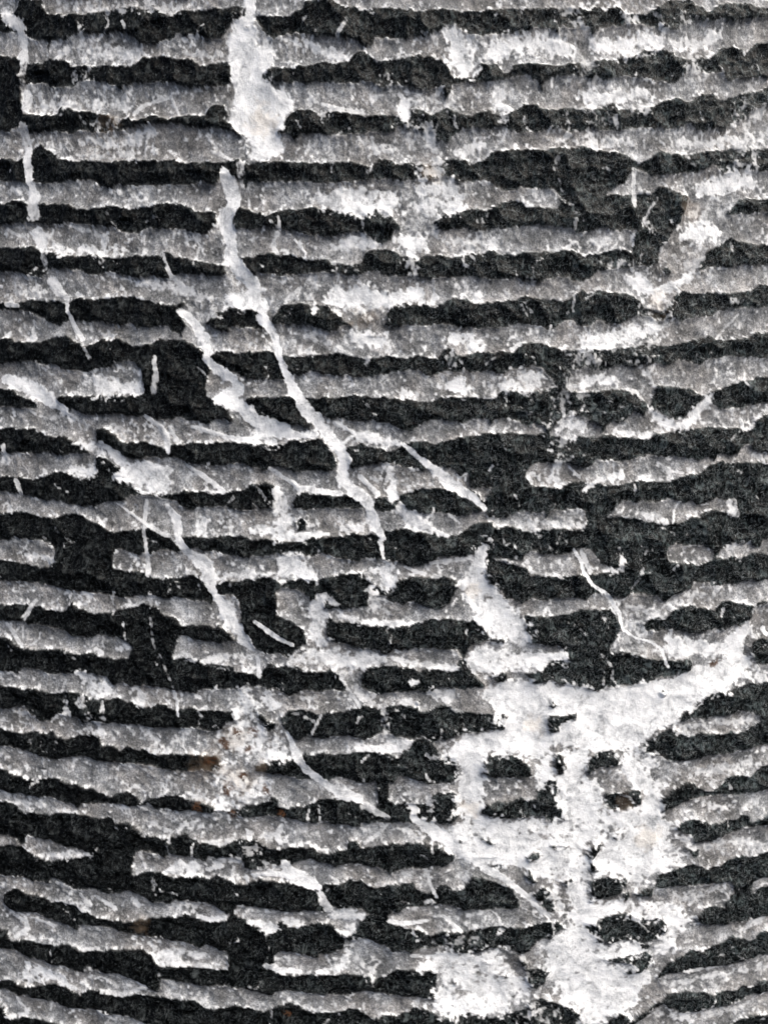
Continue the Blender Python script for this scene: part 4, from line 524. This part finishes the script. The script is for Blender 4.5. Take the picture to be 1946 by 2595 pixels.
# ------------------------------------------------------------------ parts: every ridge, groove and vein its own mesh
nr = np.clip(np.round((Y - Y1) / PITCHY).astype(int), -4, 28)
ng = np.clip(np.floor((Y - Y1) / PITCHY).astype(int), -4, 28)
lab = np.where(ridge, 100 + nr, 300 + ng)
lab = np.where((vein > 0) & (white > .5), 500 + vein, lab)[:-1, :-1].ravel()
idx = np.arange(NX * NY).reshape(NY, NX)
quad = np.stack([idx[:-1, :-1], idx[1:, :-1], idx[1:, 1:], idx[:-1, 1:]], 2).reshape(-1, 4)
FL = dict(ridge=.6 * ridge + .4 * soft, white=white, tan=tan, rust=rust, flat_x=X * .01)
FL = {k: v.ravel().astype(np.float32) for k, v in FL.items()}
FLAT = np.stack([X * .01, Y * .01, h * 40], 2).reshape(-1, 3).astype(np.float32)

root = bpy.data.objects.new('grooved_stone', None); scene.collection.objects.link(root)
root['label'] = 'dark cone-shaped stone cut with rough horizontal ridges and grey grooves, crossed by white veins'
root['category'] = 'stone'
VEIN_LABEL = {1: 'broad smooth white vein dropping from the top edge', 2: 'long white vein slanting down through the middle', 3: 'jagged white vein left of the middle',
  4: 'short white vein ending in a point', 5: 'cream crumbly vein above the white arc', 6: 'wide white arc of crystals rising to the right edge', 7: 'branching white patch at lower right',
  8: 'thin curved white vein running down to the right', 9: 'stepped white vein on the left side', 10: 'broken pale vein along the left edge', 11: 'white stub of vein at the left edge', 12: 'short pale vein low in the middle'}
for L in np.unique(lab):
    f = quad[lab == L]
    used, inv_ = np.unique(f, return_inverse=True)
    name = 'ridge' if L < 200 else 'groove' if L < 450 else 'vein'
    me = bpy.data.meshes.new(name)
    nf = len(f)
    me.vertices.add(len(used)); me.vertices.foreach_set('co', CO[used].ravel())
    me.loops.add(nf * 4); me.loops.foreach_set('vertex_index', inv_.reshape(-1).astype(np.int32))
    me.polygons.add(nf); me.polygons.foreach_set('loop_start', np.arange(0, nf * 4, 4, dtype=np.int32))
    me.polygons.foreach_set('use_smooth', np.ones(nf, bool))
    for k, v in FL.items():
        me.attributes.new(k, 'FLOAT', 'POINT').data.foreach_set('value', v[used])
    me.attributes.new('flat', 'FLOAT_VECTOR', 'POINT').data.foreach_set('vector', FLAT[used].ravel())
    me.update(calc_edges=True); me.materials.append(mat)
    o = bpy.data.objects.new(name, me); scene.collection.objects.link(o); o.parent = root
    if name == 'vein': o['label'] = VEIN_LABEL[L - 500]

# the body of the stone under its carved skin
cm = bpy.data.materials.new('plain_dark_stone'); cm.use_nodes = True
cb = cm.node_tree.nodes['Principled BSDF']; cn = cm.node_tree.nodes.new('ShaderNodeTexNoise'); cn.inputs['Scale'].default_value = 400
cr = cm.node_tree.nodes.new('ShaderNodeValToRGB'); cr.color_ramp.elements[0].color = (.012, .012, .012, 1); cr.color_ramp.elements[1].color = (.05, .05, .048, 1)
cm.node_tree.links.new(cn.outputs['Fac'], cr.inputs[0]); cm.node_tree.links.new(cr.outputs[0], cb.inputs['Base Color']); cb.inputs['Roughness'].default_value = .7
K = 96; vv, ff = [], []
zz = [VZ.max() - .004, .0015]
for zq in zz:
    rad = RH + SLOPE * (zq + zmin - Z0) - .0035
    vv += [(rad * math.sin(2 * math.pi * i / K), -rad * math.cos(2 * math.pi * i / K), zq) for i in range(K)]
ff = [(i, i + K, (i + 1) % K + K, (i + 1) % K) for i in range(K)] + [tuple(range(K))[::-1], tuple(range(K, 2 * K))]
me = bpy.data.meshes.new('core'); me.from_pydata(vv, [], ff); me.update(); me.materials.append(cm)
o = bpy.data.objects.new('core', me); scene.collection.objects.link(o); o.parent = root
